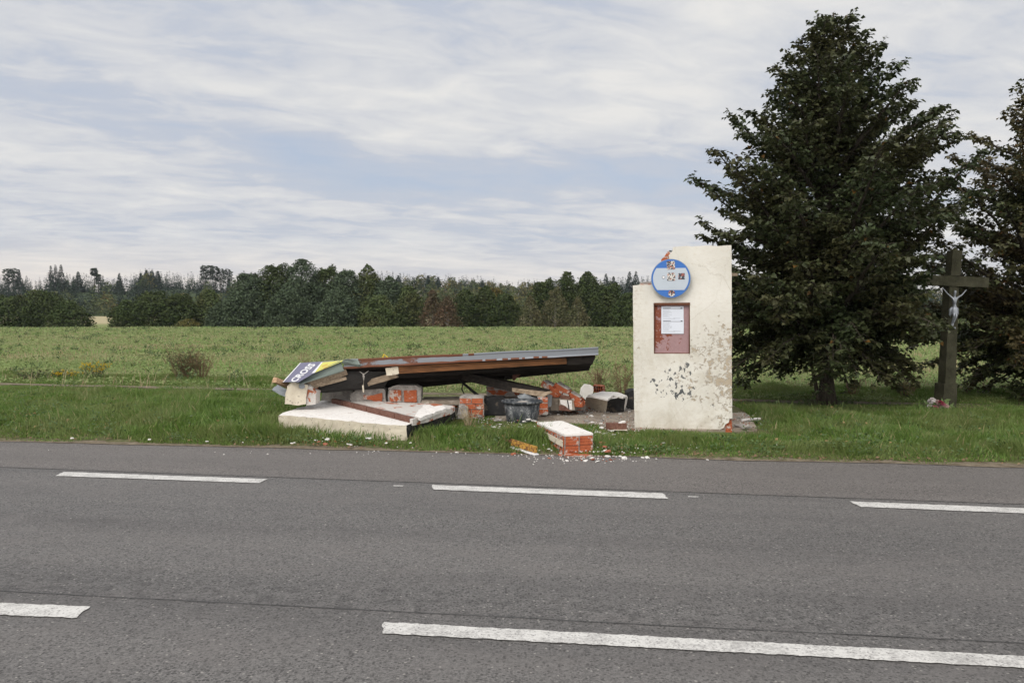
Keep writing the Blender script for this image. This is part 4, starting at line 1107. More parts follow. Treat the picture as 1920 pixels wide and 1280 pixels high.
# brick with plaster on the pad
lb = thing('loose_brick', 'brown brick with a white plaster chip on top, alone on the concrete pad', 'brick', G(1156, 808, 0.085), 0)
prism_px('brick', [(1137, 806), (1137, 794), (1175, 793), (1175, 806.5)], G(1156, 807, 0.085).y, 0.12, [M_DBRICK], lb, rough=0.006)
prism_px('plaster_chip', [(1158, 794), (1168, 790), (1173, 789.5), (1173, 794)], G(1156, 807, 0.085).y + .03, 0.08, [M_PW], lb, rough=0.004)
tag(hexa('kerb_piece', [G(1150, 806, .10), G(1176, 807, .10), G(1176, 804, .10), G(1150, 803, .10), G(1150, 806, .085), G(1176, 807, .085), G(1176, 804, .085), G(1150, 803, .085)], M_PC), 'thin pale splinter beneath the loose brown brick on the pad', 'splinter')
shard('plaster_shard', 'pale flat board fragment on the ground right of the standing wall', 1408, 789, 0.26, 0.14, 0.02, -0.4, M_PW, 0.085, 0.12)
shard('plaster_shard', 'dark mottled slab fragment beside the right foot of the standing wall', 1392, 801, 0.16, 0.25, 0.03, 0.3, M_MORT, 0.085)

# loose fragments: larger ones one by one
def frag_mesh(seed, mat):
    r = random.Random(seed); bm = bmesh.new(); bmesh.ops.create_icosphere(bm, subdivisions=1, radius=1)
    for v in bm.verts:
        v.co = Vector((v.co.x * r.uniform(.7, 1.2), v.co.y * r.uniform(.6, 1.1), max(v.co.z, -0.45) * r.uniform(.22, .45)))
    zm = min(v.co.z for v in bm.verts)
    for v in bm.verts: v.co.z -= zm
    me = bpy.data.meshes.new('fragment'); bm.to_mesh(me); bm.free(); me.materials.append(mat); return me
FR_W = [frag_mesh(i, M_PW) for i in range(5)]; FR_G = [frag_mesh(i + 20, M_MORT) for i in range(3)]; FR_R = [frag_mesh(i + 40, M_BRICK) for i in range(3)]
ZG = lambda p: float(terrain(p.x, p.y))
def in_pad(x, y):
    c = False; n = len(PADW)
    for i in range(n):
        a, b = PADW[i], PADW[(i + 1) % n]
        if (a.y > y) != (b.y > y) and x < (b.x - a.x) * (y - a.y) / (b.y - a.y) + a.x: c = not c
    return c
def frag(px, py, size, kind='w', lift=0.0):
    p = G(px, py, 0.04)
    z = 0.083 if in_pad(p.x, p.y) else max(0.0, ZG(p)) 
    if p.y < edge_y(p.x): z = 0.003
    elif z < 0.08: z += 0.045 + lift
    me = rnd.choice({'w': FR_W, 'g': FR_G, 'r': FR_R}[kind])
    nm = {'w': 'plaster_fragment', 'g': 'mortar_fragment', 'r': 'brick_fragment'}[kind]
    o = bpy.data.objects.new(nm, me); C.objects.link(o)
    o.location = (p.x, p.y, z); o.rotation_euler = (rnd.uniform(-.2, .2), rnd.uniform(-.2, .2), rnd.uniform(0, 6.28)); o.scale = (size, size * rnd.uniform(.7, 1), size)
    if kind == 'w': return tag(o, 'small white plaster fragment scattered around the rubble', 'rubble fragment', 'white plaster fragments on grass, pad and road edge')
    if kind == 'g': return tag(o, 'small grey mortar fragment scattered around the rubble', 'rubble fragment', 'grey mortar fragments around the rubble')
    return tag(o, 'small red brick fragment scattered around the rubble', 'rubble fragment', 'red brick fragments around the rubble')
for px, py, s in [(990, 797, .09), (1001, 800, .07), (983, 801, .06), (1128, 812, .07), (1120, 822, .07), (1133, 824, .07), (1150, 826, .06), (1148, 818, .05), (1127, 800, .05), (1110, 798, .05), (1141, 806, .03),
                  (1213, 852, .06), (1170, 853, .075), (1163, 850, .05), (1205, 852, .04), (1134, 846, .05), (1140, 850, .06), (1326, 856, .035), (1244, 838, .035),
                  (507, 798, .05), (526, 790, .03), (548, 810, .04), (567, 815, .05), (596, 817, .055), (618, 817, .05), (614, 829, .06), (547, 832, .04), (552, 831, .03), (592, 830, .035), (655, 835, .06), (691, 829, .075), (706, 820, .05), (724, 835, .035), (280, 825, .05), (135, 823, .045), (388, 829, .05), (815, 827, .03), (770, 835, .03), (856, 843, .05), (1110, 853, .05), (1098, 858, .05), (1120, 859, .045),
                  (925, 812, .06), (935, 815, .04), (976, 813, .06), (938, 806, .035), (1063, 858, .04), (1029, 843, .04), (1062, 767, .03), (1118, 771, .05), (1175, 771, .045), (1180, 777, .05), (1088, 767, .07), (1075, 773, .05), (1036, 773, .07)]:
    frag(px, py, s * 0.72, 'w')
for px, py, s in [(1102, 782, .06), (1110, 780, .04), (1090, 784, .03), (1145, 774, .06), (1112, 773, .05), (1030, 775, .06), (1060, 776, .04), (1128, 795, .05), (1100, 796, .06), (1165, 775, .04), (935, 800, .08), (1020, 783, .05), (900, 790, .06), (1400, 786, .04), (1385, 790, .05)]:
    frag(px, py, s, 'g')
for px, py, s in [(1130, 838, .07), (1134, 843, .05), (953, 815, .06), (963, 846, .06), (1145, 856, .035), (1098, 849, .06), (1070, 846, .06), (1050, 848, .05), (1112, 856, .05), (1030, 853, .03), (1140, 848, .07), (598, 832, .04), (610, 834, .05), (524, 803, .03), (1396, 803, .04), (1083, 780, .03)]:
    frag(px, py, s * .8, 'r')
# crumbs: stuff
def crumbs(name, label, spots, mat, n, smin, smax, zfun):
    V, Fc, Sz = [], [], []
    k = 0
    base = np.array([(0, 0, .7), (1, 0, 0), (-.5, .87, 0), (-.5, -.87, 0), (0, 0, -.3)])
    tri = [(0, 1, 2), (0, 2, 3), (0, 3, 1), (4, 2, 1), (4, 3, 2), (4, 1, 3)]
    for i in range(n):
        cx, cy, rx, ry = spots[rnd.randrange(len(spots))]
        p = G(rnd.gauss(cx, rx), rnd.gauss(cy, ry), 0.02)
        s = rnd.uniform(smin, smax) ** 1.0; a = rnd.uniform(0, 6.28)
        z = 0.088 if in_pad(p.x, p.y) else (0.006 if p.y < edge_y(p.x) else max(ZG(p), 0) + 0.04)
        R_ = np.array([[math.cos(a), -math.sin(a), 0], [math.sin(a), math.cos(a), 0], [0, 0, 1]])
        b = (base * np.array([1, rnd.uniform(.5, 1), rnd.uniform(.5, 1)])) @ R_.T * s + np.array([p.x, p.y, z])
        V.extend(b.tolist()); Fc.extend([x + k for t in tri for x in t]); Sz.extend([3] * 6); k += 5
    tag(mesh_np(name, V, Fc, Sz, mat), label, 'crumbs', kind='stuff')
SP = [(1130, 805, 35, 9), (1100, 850, 35, 6), (1150, 820, 25, 8), (1120, 773, 50, 4), (1060, 775, 40, 5), (1165, 845, 40, 8), (950, 805, 40, 8), (1180, 800, 40, 14), (1395, 795, 14, 10)]
for _ in range(34): frag(rnd.uniform(1035, 1182), rnd.gauss(773, 3.5), rnd.uniform(.03, .075), 'g')
for _ in range(16): frag(rnd.uniform(1030, 1182), rnd.gauss(776, 7), rnd.uniform(.02, .05), 'w')
for _ in range(14): frag(rnd.uniform(1030, 1110), rnd.gauss(771, 4), rnd.uniform(.03, .07), 'r')
crumbs('plaster_crumbs', 'fine white plaster crumbs spread on the pad, grass and asphalt', SP + [(600, 825, 60, 6), (1080, 856, 60, 5), (850, 846, 300, 4)], M_PW, 850, .005, .018, None)
crumbs('brick_crumbs', 'fine red brick crumbs spread around the broken bricks', SP + [(620, 834, 60, 2), (1090, 852, 35, 5), (1060, 765, 30, 6)], M_BRICK, 420, .005, .018, None)
crumbs('mortar_crumbs', 'grey mortar grit covering the concrete pad', [(1100, 785, 70, 10), (1060, 772, 50, 6), (1150, 790, 40, 12), (900, 790, 50, 8), (820, 760, 40, 4)], M_MORT, 900, .006, .022, None)

# ------------------------------------------------------------------ wayside cross with figure
CYd = G(1774, 775).y
crs_base = G(1774, 775)
cross = thing('wayside_cross', 'tall dark mossy stone cross with silver figure standing under the trees', 'cross', crs_base, 0)
yaw = math.radians(17)
def cbox(name, px_bot, py_bot, px_top, py_top, w, d, w2=None, d2=None, mat=M_STONE, Y=None, rough=0.006):
    Y = Y or CYd + 0.15
    a, b = D(px_bot, py_bot, Y), D(px_top, py_top, Y); w2 = w2 or w; d2 = d2 or d
    ex = Vector((math.cos(yaw), math.sin(yaw), 0)); ey = Vector((-math.sin(yaw), math.cos(yaw), 0))
    def ring(p, w, d): return [p - ex * w / 2 - ey * d / 2, p + ex * w / 2 - ey * d / 2, p + ex * w / 2 + ey * d / 2, p - ex * w / 2 + ey * d / 2]
    return hexa(name, ring(a, w, d) + ring(b, w2, d2), mat, cross, rough=rough, cut=0.10)
cbox('plinth', 1771, 779, 1774, 718, 0.27, 0.20, 0.27, 0.20)
cbox('shaft', 1775, 719, 1783, 538, 0.21, 0.16, 0.19, 0.14)
cbox('top_arm', 1786, 517, 1790, 470, 0.19, 0.13, 0.195, 0.13)
exv = Vector((math.cos(math.radians(8)), math.sin(math.radians(8)), 0))
cp = D(1787, 528, CYd + 0.15)
la, lb_ = D(1729, 525, CYd + 0.10), D(1849, 530, CYd + 0.20)
beam('cross_arm', la, lb_, 0.15, 0.165, M_STONE, cross, rough=0.006, cut=0.1)
# the figure, a single skinned body
def figure():
    Yf = CYd - 0.02
    J = {}
    def p(n, x, y, dy=0.0, r=0.02): J[n] = (D(x, y, Yf + dy), r)
    # pelvis first = root
    p('pel', 1790, 577, 0, .034); p('wai', 1789.6, 570, 0, .029); p('che', 1789.5, 562, -.01, .040); p('nec', 1789.8, 555.5, -.01, .017)
    p('hd0', 1790.3, 552, -.015, .022); p('hd1', 1790.8, 547.5, -.02, .028); p('hd2', 1791.2, 544, -.015, .018)
    p('ls', 1784.5, 557.5, 0, .019); p('le', 1776.5, 550.5, 0.01, .013); p('lw', 1769.5, 542, .02, .009); p('lh', 1767, 539.2, .02, .010)
    p('rs', 1795, 558, 0, .019); p('re', 1803.5, 553, .01, .013); p('rw', 1810, 545.5, .02, .009); p('rh', 1812, 543, .02, .010)
    p('lp', 1787.5, 579.5, 0, .025); p('lk', 1789, 592, -.05, .020); p('la', 1784.5, 607, .01, .012); p('lf', 1784, 612, -.02, .011)
    p('rp', 1792.5, 579.5, 0, .025); p('rk', 1793.5, 592.5, -.05, .020); p('ra', 1787, 607, -.02, .012); p('rf', 1786, 612, -.04, .011)
    names = list(J); idx = {n: i for i, n in enumerate(names)}
    E = [('pel', 'wai'), ('wai', 'che'), ('che', 'nec'), ('nec', 'hd0'), ('hd0', 'hd1'), ('hd1', 'hd2'), ('che', 'ls'), ('ls', 'le'), ('le', 'lw'), ('lw', 'lh'), ('che', 'rs'), ('rs', 're'), ('re', 'rw'), ('rw', 'rh'),
         ('pel', 'lp'), ('lp', 'lk'), ('lk', 'la'), ('la', 'lf'), ('pel', 'rp'), ('rp', 'rk'), ('rk', 'ra'), ('ra', 'rf')]
    org = J['pel'][0]
    me = bpy.data.meshes.new('figure'); me.from_pydata([J[n][0] - org for n in names], [(idx[a], idx[b]) for a, b in E], [])
    o = link('figure', me, M_SILVER, None); o.location = org; o.parent = cross; o.matrix_parent_inverse = Matrix.Translation(cross.location).inverted()
    md = o.modifiers.new('skin', 'SKIN')
    for i, n in enumerate(names): me.skin_vertices[0].data[i].radius = (J[n][1], J[n][1] * 0.85)
    me.skin_vertices[0].data[0].use_root = True
    s = o.modifiers.new('sub', 'SUBSURF'); s.levels = 2; s.render_levels = 2
    o['label'] = 'silver figure nailed to the cross, arms raised, feet together'
    # loincloth, gathered at the hip
    c = D(1790, 580, Yf)
    V, Fc = [], []
    for i, (z, rx, ry) in enumerate([(0.035, .046, .042), (0.01, .056, .050), (-0.03, .060, .056), (-0.075, .055, .056)]):
        for k in range(20):
            a = 2 * math.pi * k / 20; f = 1 + 0.07 * math.sin(k * 2.1) * i / 3
            V.append(c + Vector((rx * f * math.cos(a), ry * f * math.sin(a), z + (0.012 * math.sin(k * 1.7) if i == 3 else 0))))
    for i in range(3):
        for k in range(20): Fc.append((i * 20 + k, i * 20 + (k + 1) % 20, (i + 1) * 20 + (k + 1) % 20, (i + 1) * 20 + k))
    lo = mesh_py('loincloth', V, Fc, M_SILVER, cross, smooth=True)
    V, Fc = tube_data([([D(1785, 576, Yf - .02), D(1782, 580, Yf - .02), D(1781, 590, Yf - .01), D(1782.5, 594, Yf)], [.014, .022, .018, .006])], 7)
    mesh_py('cloth_knot', V, Fc, M_SILVER, cross, smooth=True)
    # foot rest
    cc = D(1785, 615, Yf + 0.03); beam('foot_rest', cc + Vector((-.04, 0, 0)), cc + Vector((.04, 0, 0)), .07, .03, M_SILVER, cross)
figure()

# flowers at its foot
fc = G(1762, 779)
bq = thing('flower_bouquet', 'bouquet of pink, red and white flowers at the foot of the stone cross', 'flowers', fc, 0)
fl_cols = {'pink': flat('petal_pink', (0.32, 0.09, 0.13), 0.8), 'white': flat('petal_white', (0.50, 0.46, 0.45), 0.6), 'rose': flat('petal_rose', (0.36, 0.24, 0.22), 0.6), 'red': flat('petal_red', (0.18, 0.025, 0.04), 0.8), 'leaf': flat('bouquet_leaf', (0.12, 0.17, 0.06), 0.6)}
def blossom(x, y, r, col, dy=0.0):
    c = D(x, y, fc.y - 0.05 + dy); V, Fc = [], []
    for ring_, (nr, rr, tl) in enumerate(((6, 1.0, 0.25), (6, 0.75, 0.7), (5, 0.45, 1.2))):
        for k in range(nr):
            a = 2 * math.pi * (k + ring_ * .5) / nr; o_ = Vector((math.cos(a), math.sin(a) * .55 - .45, math.sin(a) * .7)); s = Vector((-math.sin(a), 0, math.cos(a)))
            k0_ = len(V); V += [c, c + o_ * r * rr * .6 + s * r * .45, c + o_ * r * rr + Vector((0, -r * tl * .5, 0)), c + o_ * r * rr * .6 - s * r * .45]; Fc.append((k0_, k0_ + 1, k0_ + 2, k0_ + 3))
    mesh_py('blossom', V, Fc, fl_cols[col], bq)
for x, y, r, c_ in [(1744, 753, .05, 'white'), (1748, 750, .05, 'white'), (1743, 762, .045, 'white'), (1752, 765, .055, 'pink'), (1757, 754, .05, 'rose'), (1763, 755, .045, 'red'), (1767, 758, .04, 'pink'), (1772, 762, .05, 'rose'), (1776, 766, .05, 'rose'), (1779, 770, .05, 'pink'), (1764, 773, .05, 'pink'), (1771, 768, .04, 'red'), (1756, 769, .04, 'red'), (1760, 762, .05, 'rose'), (1777, 778, .04, 'white'), (1748, 771, .04, 'rose'), (1768, 776, .045, 'rose')]:
    blossom(1761 + (x - 1761) * 1.05, y - 1, r * 1.1, c_, rnd.uniform(-.16, -.06))
V, Fc = [], []
for i in range(70):
    c = D(rnd.gauss(1761, 11), rnd.gauss(766, 7), fc.y + rnd.uniform(-.16, .08)); a = rnd.uniform(0, 6.28); d_ = Vector((math.cos(a), rnd.uniform(-.5, .5), math.sin(a))) * .06; s = Vector((-d_.z, 0, d_.x)) * .35
    k = len(V); V += [c - d_, c + s, c + d_, c - s]; Fc.append((k, k + 1, k + 2, k + 3))
mesh_py('foliage', V, Fc, fl_cols['leaf'], bq)

# ------------------------------------------------------------------ near trees
def kite_leaves(cent, dirs, nor, length, width, fold=0.18):
    """cent,dirs,nor Nx3 ; returns verts (N*4), faces"""
    side = np.cross(nor, dirs); side /= np.linalg.norm(side, axis=1, keepdims=True) + 1e-9
    L = length[:, None]; Wd = width[:, None]
    a = cent; b = cent + dirs * L * .42 + side * Wd * .5 + nor * Wd * fold; c = cent + dirs * L - nor * L * 0.12; d = cent + dirs * L * .42 - side * Wd * .5 + nor * Wd * fold
    V = np.stack([a, b, c, d], 1).reshape(-1, 3)
    n = len(cent); i = np.arange(n)[:, None] * 4
    Fq = np.concatenate([i, i + 1, i + 2, i, i + 2, i + 3], 1).reshape(-1)
    return V, Fq, np.full(n * 2, 3)
def build_linden(name, label, base, prof, ht, seed, leafmat, nb=150, dens=1.0, side=(1, 1), zlow=0.95, trunk_r=0.105, twist=0.0, extra=None, leaf=0.084):
    r = random.Random(seed); rg = np.random.default_rng(seed)
    root = thing(name, label, 'tree', base, 0)
    pz = [p[0] for p in prof]; pr_l = [p[1] for p in prof]; pr_r = [p[2] for p in prof]
    def Rz(z, az):
        l = np.interp(z, pz, pr_l); rr = np.interp(z, pz, pr_r); u = (math.cos(az) + 1) / 2
        return float(l * (1 - u) + rr * u)
    tp = []; rad = []
    for i in range(15):
        u = i / 14; z = ht * u
        tp.append(Vector((0.06 * math.sin(u * 5 + seed), 0.05 * math.cos(u * 4 + seed), z - 0.05))); rad.append(trunk_r * (1 - u) ** 0.8 * (1 + 0.55 * math.exp(-u * 26)) + 0.012)
    V, Fc = tube_data([(tp, rad)], 14)
    tr = mesh_py('trunk', [v + base for v in V], Fc, M_BARK, root, smooth=True)
    def tpt(z): 
        u = max(0, min(1, z / ht)) * 14; i = min(13, int(u)); return tp[i].lerp(tp[i + 1], u - i)
    paths = []; LC, LD, LN = [], [], []
    def add_leaves(pts, n):
        for _ in range(n):
            t = r.random() ** 0.8 * (len(pts) - 1); i = min(len(pts) - 2, int(t)); p = pts[i].lerp(pts[i + 1], t - i)
            d = (pts[i + 1] - pts[i]).normalized()
            a = r.uniform(0, 6.28)
            dr = Vector((d.x * .5 + math.cos(a) * .8, d.y * .5 + math.sin(a) * .8, r.uniform(-.75, .25))).normalized()
            nn = Vector((r.gauss(0, .38), r.gauss(0, .38), 1)).normalized()
            LC.append(p + dr * 0.015 + Vector((r.gauss(0, .018), r.gauss(0, .018), r.gauss(0, .02)))); LD.append(dr); LN.append(nn)
    for i in range(nb):
        u = (i + r.random()) / nb
        zt = prof[0][0] + (prof[-1][0] - prof[0][0]) * (1 - (1 - u) ** 0.9) if False else prof[0][0] + (ht * 0.99 - prof[0][0]) * u ** 1.28
        az = i * 2.39996 + r.uniform(-.4, .4)
        R0 = Rz(zt, az) * (r.uniform(0.80, 1.10) if r.random() < 0.8 else r.uniform(0.45, 0.8))
        f = zt / ht
        el = math.radians(8 + 46 * f + r.uniform(-13, 12))
        z0 = zt - R0 * math.tan(el)
        if zt < zlow + 0.6: z0 = zlow + r.uniform(0, .5)
        z0 = max(zlow, min(z0, ht * 0.95))
        p0 = tpt(z0); p2 = Vector((p0.x + R0 * math.cos(az), p0.y + R0 * math.sin(az), zt))
        mid = p0.lerp(p2, 0.55) + Vector((r.gauss(0, .08), r.gauss(0, .08), 0.10 * R0 if zt > zlow + .6 else 0.28 * R0))
        n = 9; pts = []
        for k in range(n):
            t = k / (n - 1); q = p0 * (1 - t) ** 2 + mid * 2 * t * (1 - t) + p2 * t * t
            q = q + Vector((r.gauss(0, .012), r.gauss(0, .012), r.gauss(0, .012))) * (k > 0); pts.append(q)
        L = (p2 - p0).length
        r0 = 0.009 + 0.014 * L
        paths.append((pts, [r0 * (1 - t / (n - 1)) ** .8 + .004 for t in range(n)]))
        nt = int((5 + 7.5 * L))
        for k in range(nt):
            t = 0.14 + 0.86 * (k + r.random()) / nt; q = t * (n - 1); a = min(n - 2, int(q)); pq = pts[a].lerp(pts[a + 1], q - a)
            d = (pts[a + 1] - pts[a]).normalized(); sd_ = d.cross(Vector((0, 0, 1))).normalized() * (1 if k % 2 else -1)
            tl = (0.16 + 0.42 * min(L, 2.6) / 2.2 * (1 - t) ** .8) * r.uniform(.7, 1.2)
            dd = (d * r.uniform(.45, .9) + sd_ * r.uniform(.6, 1.0) + Vector((0, 0, r.uniform(-.28, .30)))).normalized()
            e = pq + dd * tl; tw = [pq, pq.lerp(e, .5) + Vector((0, 0, .02)), e + Vector((0, 0, -.03 * tl))]
            paths.append((tw, [.0055, .004, .002]))
            add_leaves(tw, int(dens * (6 + 30 * tl)))
            for s2 in (-1, 1):
                if tl > 0.22:
                    m_ = tw[1]; e2 = m_ + (dd * .6 + dd.cross(Vector((0, 0, 1))) * s2 * .7).normalized() * tl * .55
                    paths.append(([m_, e2], [.0035, .002])); add_leaves([m_, e2], int(dens * (3 + 22 * tl * .55)))
        add_leaves(pts[-3:], int(10 * dens))
    if extra: extra(r, tpt, paths, add_leaves)
    c0 = G(1774, 775)
    def blocked(pts):
        return any(c0.x - .35 - max(c0.y + .3 - q.y - base.y, 0) * .28 < q.x + base.x < c0.x + .95 and q.y + base.y < c0.y + .30 and q.z < 2.55 for q in pts)
    paths = [p_ for p_ in paths if not blocked(p_[0])]
    V, Fc = tube_data(paths, 5)
    mesh_py('branches', [v + base for v in V], Fc, M_BARK, root)
    LC = np.array([tuple(v) for v in LC]); LD = np.array([tuple(v) for v in LD]); LN = np.array([tuple(v) for v in LN])
    wx, wy, wz = LC[:, 0] + base.x, LC[:, 1] + base.y, LC[:, 2]
    cc = G(1774, 775)     # the space around the cross is kept pruned
    kp = ~((wx > cc.x - .35 - np.maximum(cc.y + .3 - wy, 0) * .28) & (wx < cc.x + .95) & (wy < cc.y + .30) & (wz < 2.55))
    LC, LD, LN = LC[kp], LD[kp], LN[kp]
    m = len(LC); ln = leaf * rg.uniform(.7, 1.25, m); 
    V, Fq, Sz = kite_leaves(LC, LD, LN, ln, ln * .88)
    o = mesh_np('crown', V, Fq, Sz, leafmat, root)
    print('leaves', name, m)
    return root
tb = G(1553, 769); tb = Vector((tb.x, tb.y + 0.1, 0.02))
k_ = tb.y / F
pf = [(0.35, 1.5, 1.3), (0.6, 1.9, 1.8), (1.0, 2.2, 2.3), (1.6, 2.45, 2.55), (2.3, 2.5, 2.6), (2.9, 2.42, 2.55), (3.5, 2.1, 2.45), (4.1, 2.0, 2.25), (4.6, 1.62, 2.0), (5.2, 1.35, 1.65), (5.8, 0.95, .95), (6.25, .42, .50), (6.7, .12, .12)]
def spur(r, tpt, paths, add):
    p0 = Vector((-0.10, -0.02, 0.05)); pts = [p0, Vector((-.17, -.05, .25)), Vector((-.22, -.05, .5)), Vector((-.33, -.08, .95))]
    paths.append((pts, [.045, .038, .032, .02]))
build_linden('linden_tree', 'tall dark conical linden tree with full crown, right of the standing wall', tb, pf, 6.66, 3, M_LINDEN, nb=235, dens=0.76, extra=spur)
tb2 = Vector(((1978 - CX) / F * 15.2, 15.2, 0.02))
pf2 = [(0.02, 1.5, 1.4), (0.35, 1.9, 1.6), (0.8, 2.1, 2.0), (1.4, 2.3, 2.4), (2.2, 2.3, 2.5), (3.0, 2.35, 2.3), (3.6, 2.2, 2.2), (4.2, 1.95, 1.9), (4.8, 1.45, 1.6), (5.6, .8, 1.1), (6.2, .3, .6), (6.9, .15, .15)]
build_linden('linden_tree', 'linden tree with browning, thinner crown cut off by the right edge, behind the stone cross', tb2, pf2, 6.9, 12, M_LINDEN2, nb=200, dens=0.70, zlow=0.6)

# ------------------------------------------------------------------ distant trees
def clump_crown(seed, w, h, nleaf, nclump=34, zlo=0.0, leaf=0.34, spire=0.0, loose=0.0, flatb=True):
    rg = np.random.default_rng(seed)
    nclump = nclump * 2
    def prof(z):
        if spire == 0: return np.sqrt(np.clip(1 - (np.abs(z - .36) / np.where(z > .36, .66, .85)) ** 2.2, 0, 1))
        return (np.clip(1 - z, 0, 1) ** spire if spire > .4 else np.sqrt(np.clip(1 - z ** 3.6, 0, 1))) * np.clip(.72 + z * 1.4, 0, 1)
    z = (np.arange(nclump) + rg.random(nclump)) / nclump * .93
    a = np.arange(nclump) * 2.39996 + rg.normal(0, .3, nclump)
    pr = prof(z); cr = rg.uniform(.20, .34, nclump) * (1 - .35 * z)
    rr = np.clip(pr - cr * .75, 0, 1) * rg.uniform(.75, 1.12, nclump)
    c = np.stack([rr * np.cos(a), rr * np.sin(a), z], 1)
    # a few leaders that break the outline
    k = max(6, nclump // 5); c[-k:, 2] = rg.uniform(.66, .95, k); cr[-k:] *= .7; c[-k:, :2] = rg.uniform(-1, 1, (k, 2)) * prof(c[-k:, 2])[:, None] * .6
    idx = rg.integers(0, nclump, nleaf)
    d = rg.normal(size=(nleaf, 3)); d /= np.linalg.norm(d, axis=1, keepdims=True)
    rad = rg.random(nleaf) ** .45 * (1 + loose * .4 * rg.random(nleaf))
    P_ = np.stack([c[idx, 0] * w / 2 + d[:, 0] * cr[idx] * w / 2 * rad, c[idx, 1] * w / 2 + d[:, 1] * cr[idx] * w / 2 * rad, zlo + c[idx, 2] * h * .97 + d[:, 2] * cr[idx] * min(h, w * 1.3) * .42 * rad], 1)
    # half of the leaves fill a continuous lumpy hull between the clumps
    m_ = nleaf // 2; zc = rg.random(m_) ** .9; ac = rg.uniform(0, 2 * math.pi, m_)
    lump = vnoise(ac * 1.4 + 50, zc * 5 + 9, 1.0, seed) * .55 + vnoise(ac * 3.5 + 50, zc * 12 + 9, 1.0, seed + 1) * .25
    rr2 = prof(zc) * (.62 + .5 * lump) * (rg.random(m_) ** .35); top = .86 + .20 * vnoise(np.cos(ac) * rr2 * 2.5 + 40, np.sin(ac) * rr2 * 2.5 + 40, 1.0, seed + 2)
    P_[:m_, 0] = np.cos(ac) * rr2 * w / 2; P_[:m_, 1] = np.sin(ac) * rr2 * w / 2; P_[:m_, 2] = zc * top * h
    d[:m_] = np.stack([np.cos(ac) * .8, np.sin(ac) * .8, .1 + zc], 1)
    P_[:, 2] = np.maximum(P_[:, 2], rg.uniform(-.3, .25, nleaf) * min(1, h))
    dd = rg.normal(size=(nleaf, 3)); dd[:, 2] *= .5; dd /= np.linalg.norm(dd, axis=1, keepdims=True)
    nn = d * .9 + rg.normal(size=(nleaf, 3)) * .32 + np.array([0, 0, .4]); nn /= np.linalg.norm(nn, axis=1, keepdims=True)
    L = leaf * rg.uniform(.6, 1.35, nleaf)
    return kite_leaves(P_, dd, nn, L, L * .8)
def me_np(name, V, Fq, Sz, mat):
    o = mesh_np(name, V, Fq, Sz, mat); me = o.data; bpy.data.objects.remove(o); return me
TRK = {}
def trunk_mesh(key, h, r, bark, bare=False):
    if key in TRK: return TRK[key]
    rr = random.Random(str(key)); paths = [([Vector((0, 0, -0.6)), Vector((.1, 0, h * .5)), Vector((0, .1, h * .95))], [r, r * .7, r * .15])]
    for i in range(12):
        z = h * rr.uniform(.25, .85); a = rr.uniform(0, 6.28); L = h * .22 * (1 - z / h + .3)
        paths.append(([Vector((0.05, 0, z)), Vector((math.cos(a) * L, math.sin(a) * L, z + L * .8))], [r * .35, r * .06]))
    V, Fc = tube_data(paths, 6); me = bpy.data.meshes.new('trunk'); me.from_pydata(V, [], Fc); me.materials.append(bark); TRK[key] = me
    return me
def conifer(seed, h, w, n, leaf, bare=0.0, pine=False):
    rg = np.random.default_rng(seed)
    u = bare + (1 - bare) * rg.random(n) ** (1.25 if not pine else .8)
    lev = np.floor(u * 16) / 16 + 0.02
    if pine: R_ = w / 2 * np.sqrt(np.clip(1 - ((u - (bare + 1) / 2) / ((1 - bare) / 2 + .01)) ** 2, 0, 1))
    else: R_ = w / 2 * ((1 - u) ** 1.0 * (1 - .45 * (u * 12 % 1)) + .02)
    a = rg.uniform(0, 2 * math.pi, n); arms = np.round(a / (2 * math.pi) * 9 + rg.normal(0, .22, n)) / 9 * 2 * math.pi + u * 7
    rr = R_ * rg.random(n) ** .5 * rg.uniform(.8, 1.15, n)
    P_ = np.stack([rr * np.cos(arms), rr * np.sin(arms), u * h - rr * .18], 1)
    d = np.stack([np.cos(arms), np.sin(arms), rg.uniform(-.5, .1, n)], 1); d /= np.linalg.norm(d, axis=1, keepdims=True)
    nn = np.stack([rg.normal(0, .4, n), rg.normal(0, .4, n), np.ones(n)], 1); nn /= np.linalg.norm(nn, axis=1, keepdims=True)
    L = leaf * rg.uniform(.6, 1.3, n) * (1 if pine else (1.25 - .85 * u))
    return kite_leaves(P_, d, nn, L, L * .7, -.2)
CR = {}
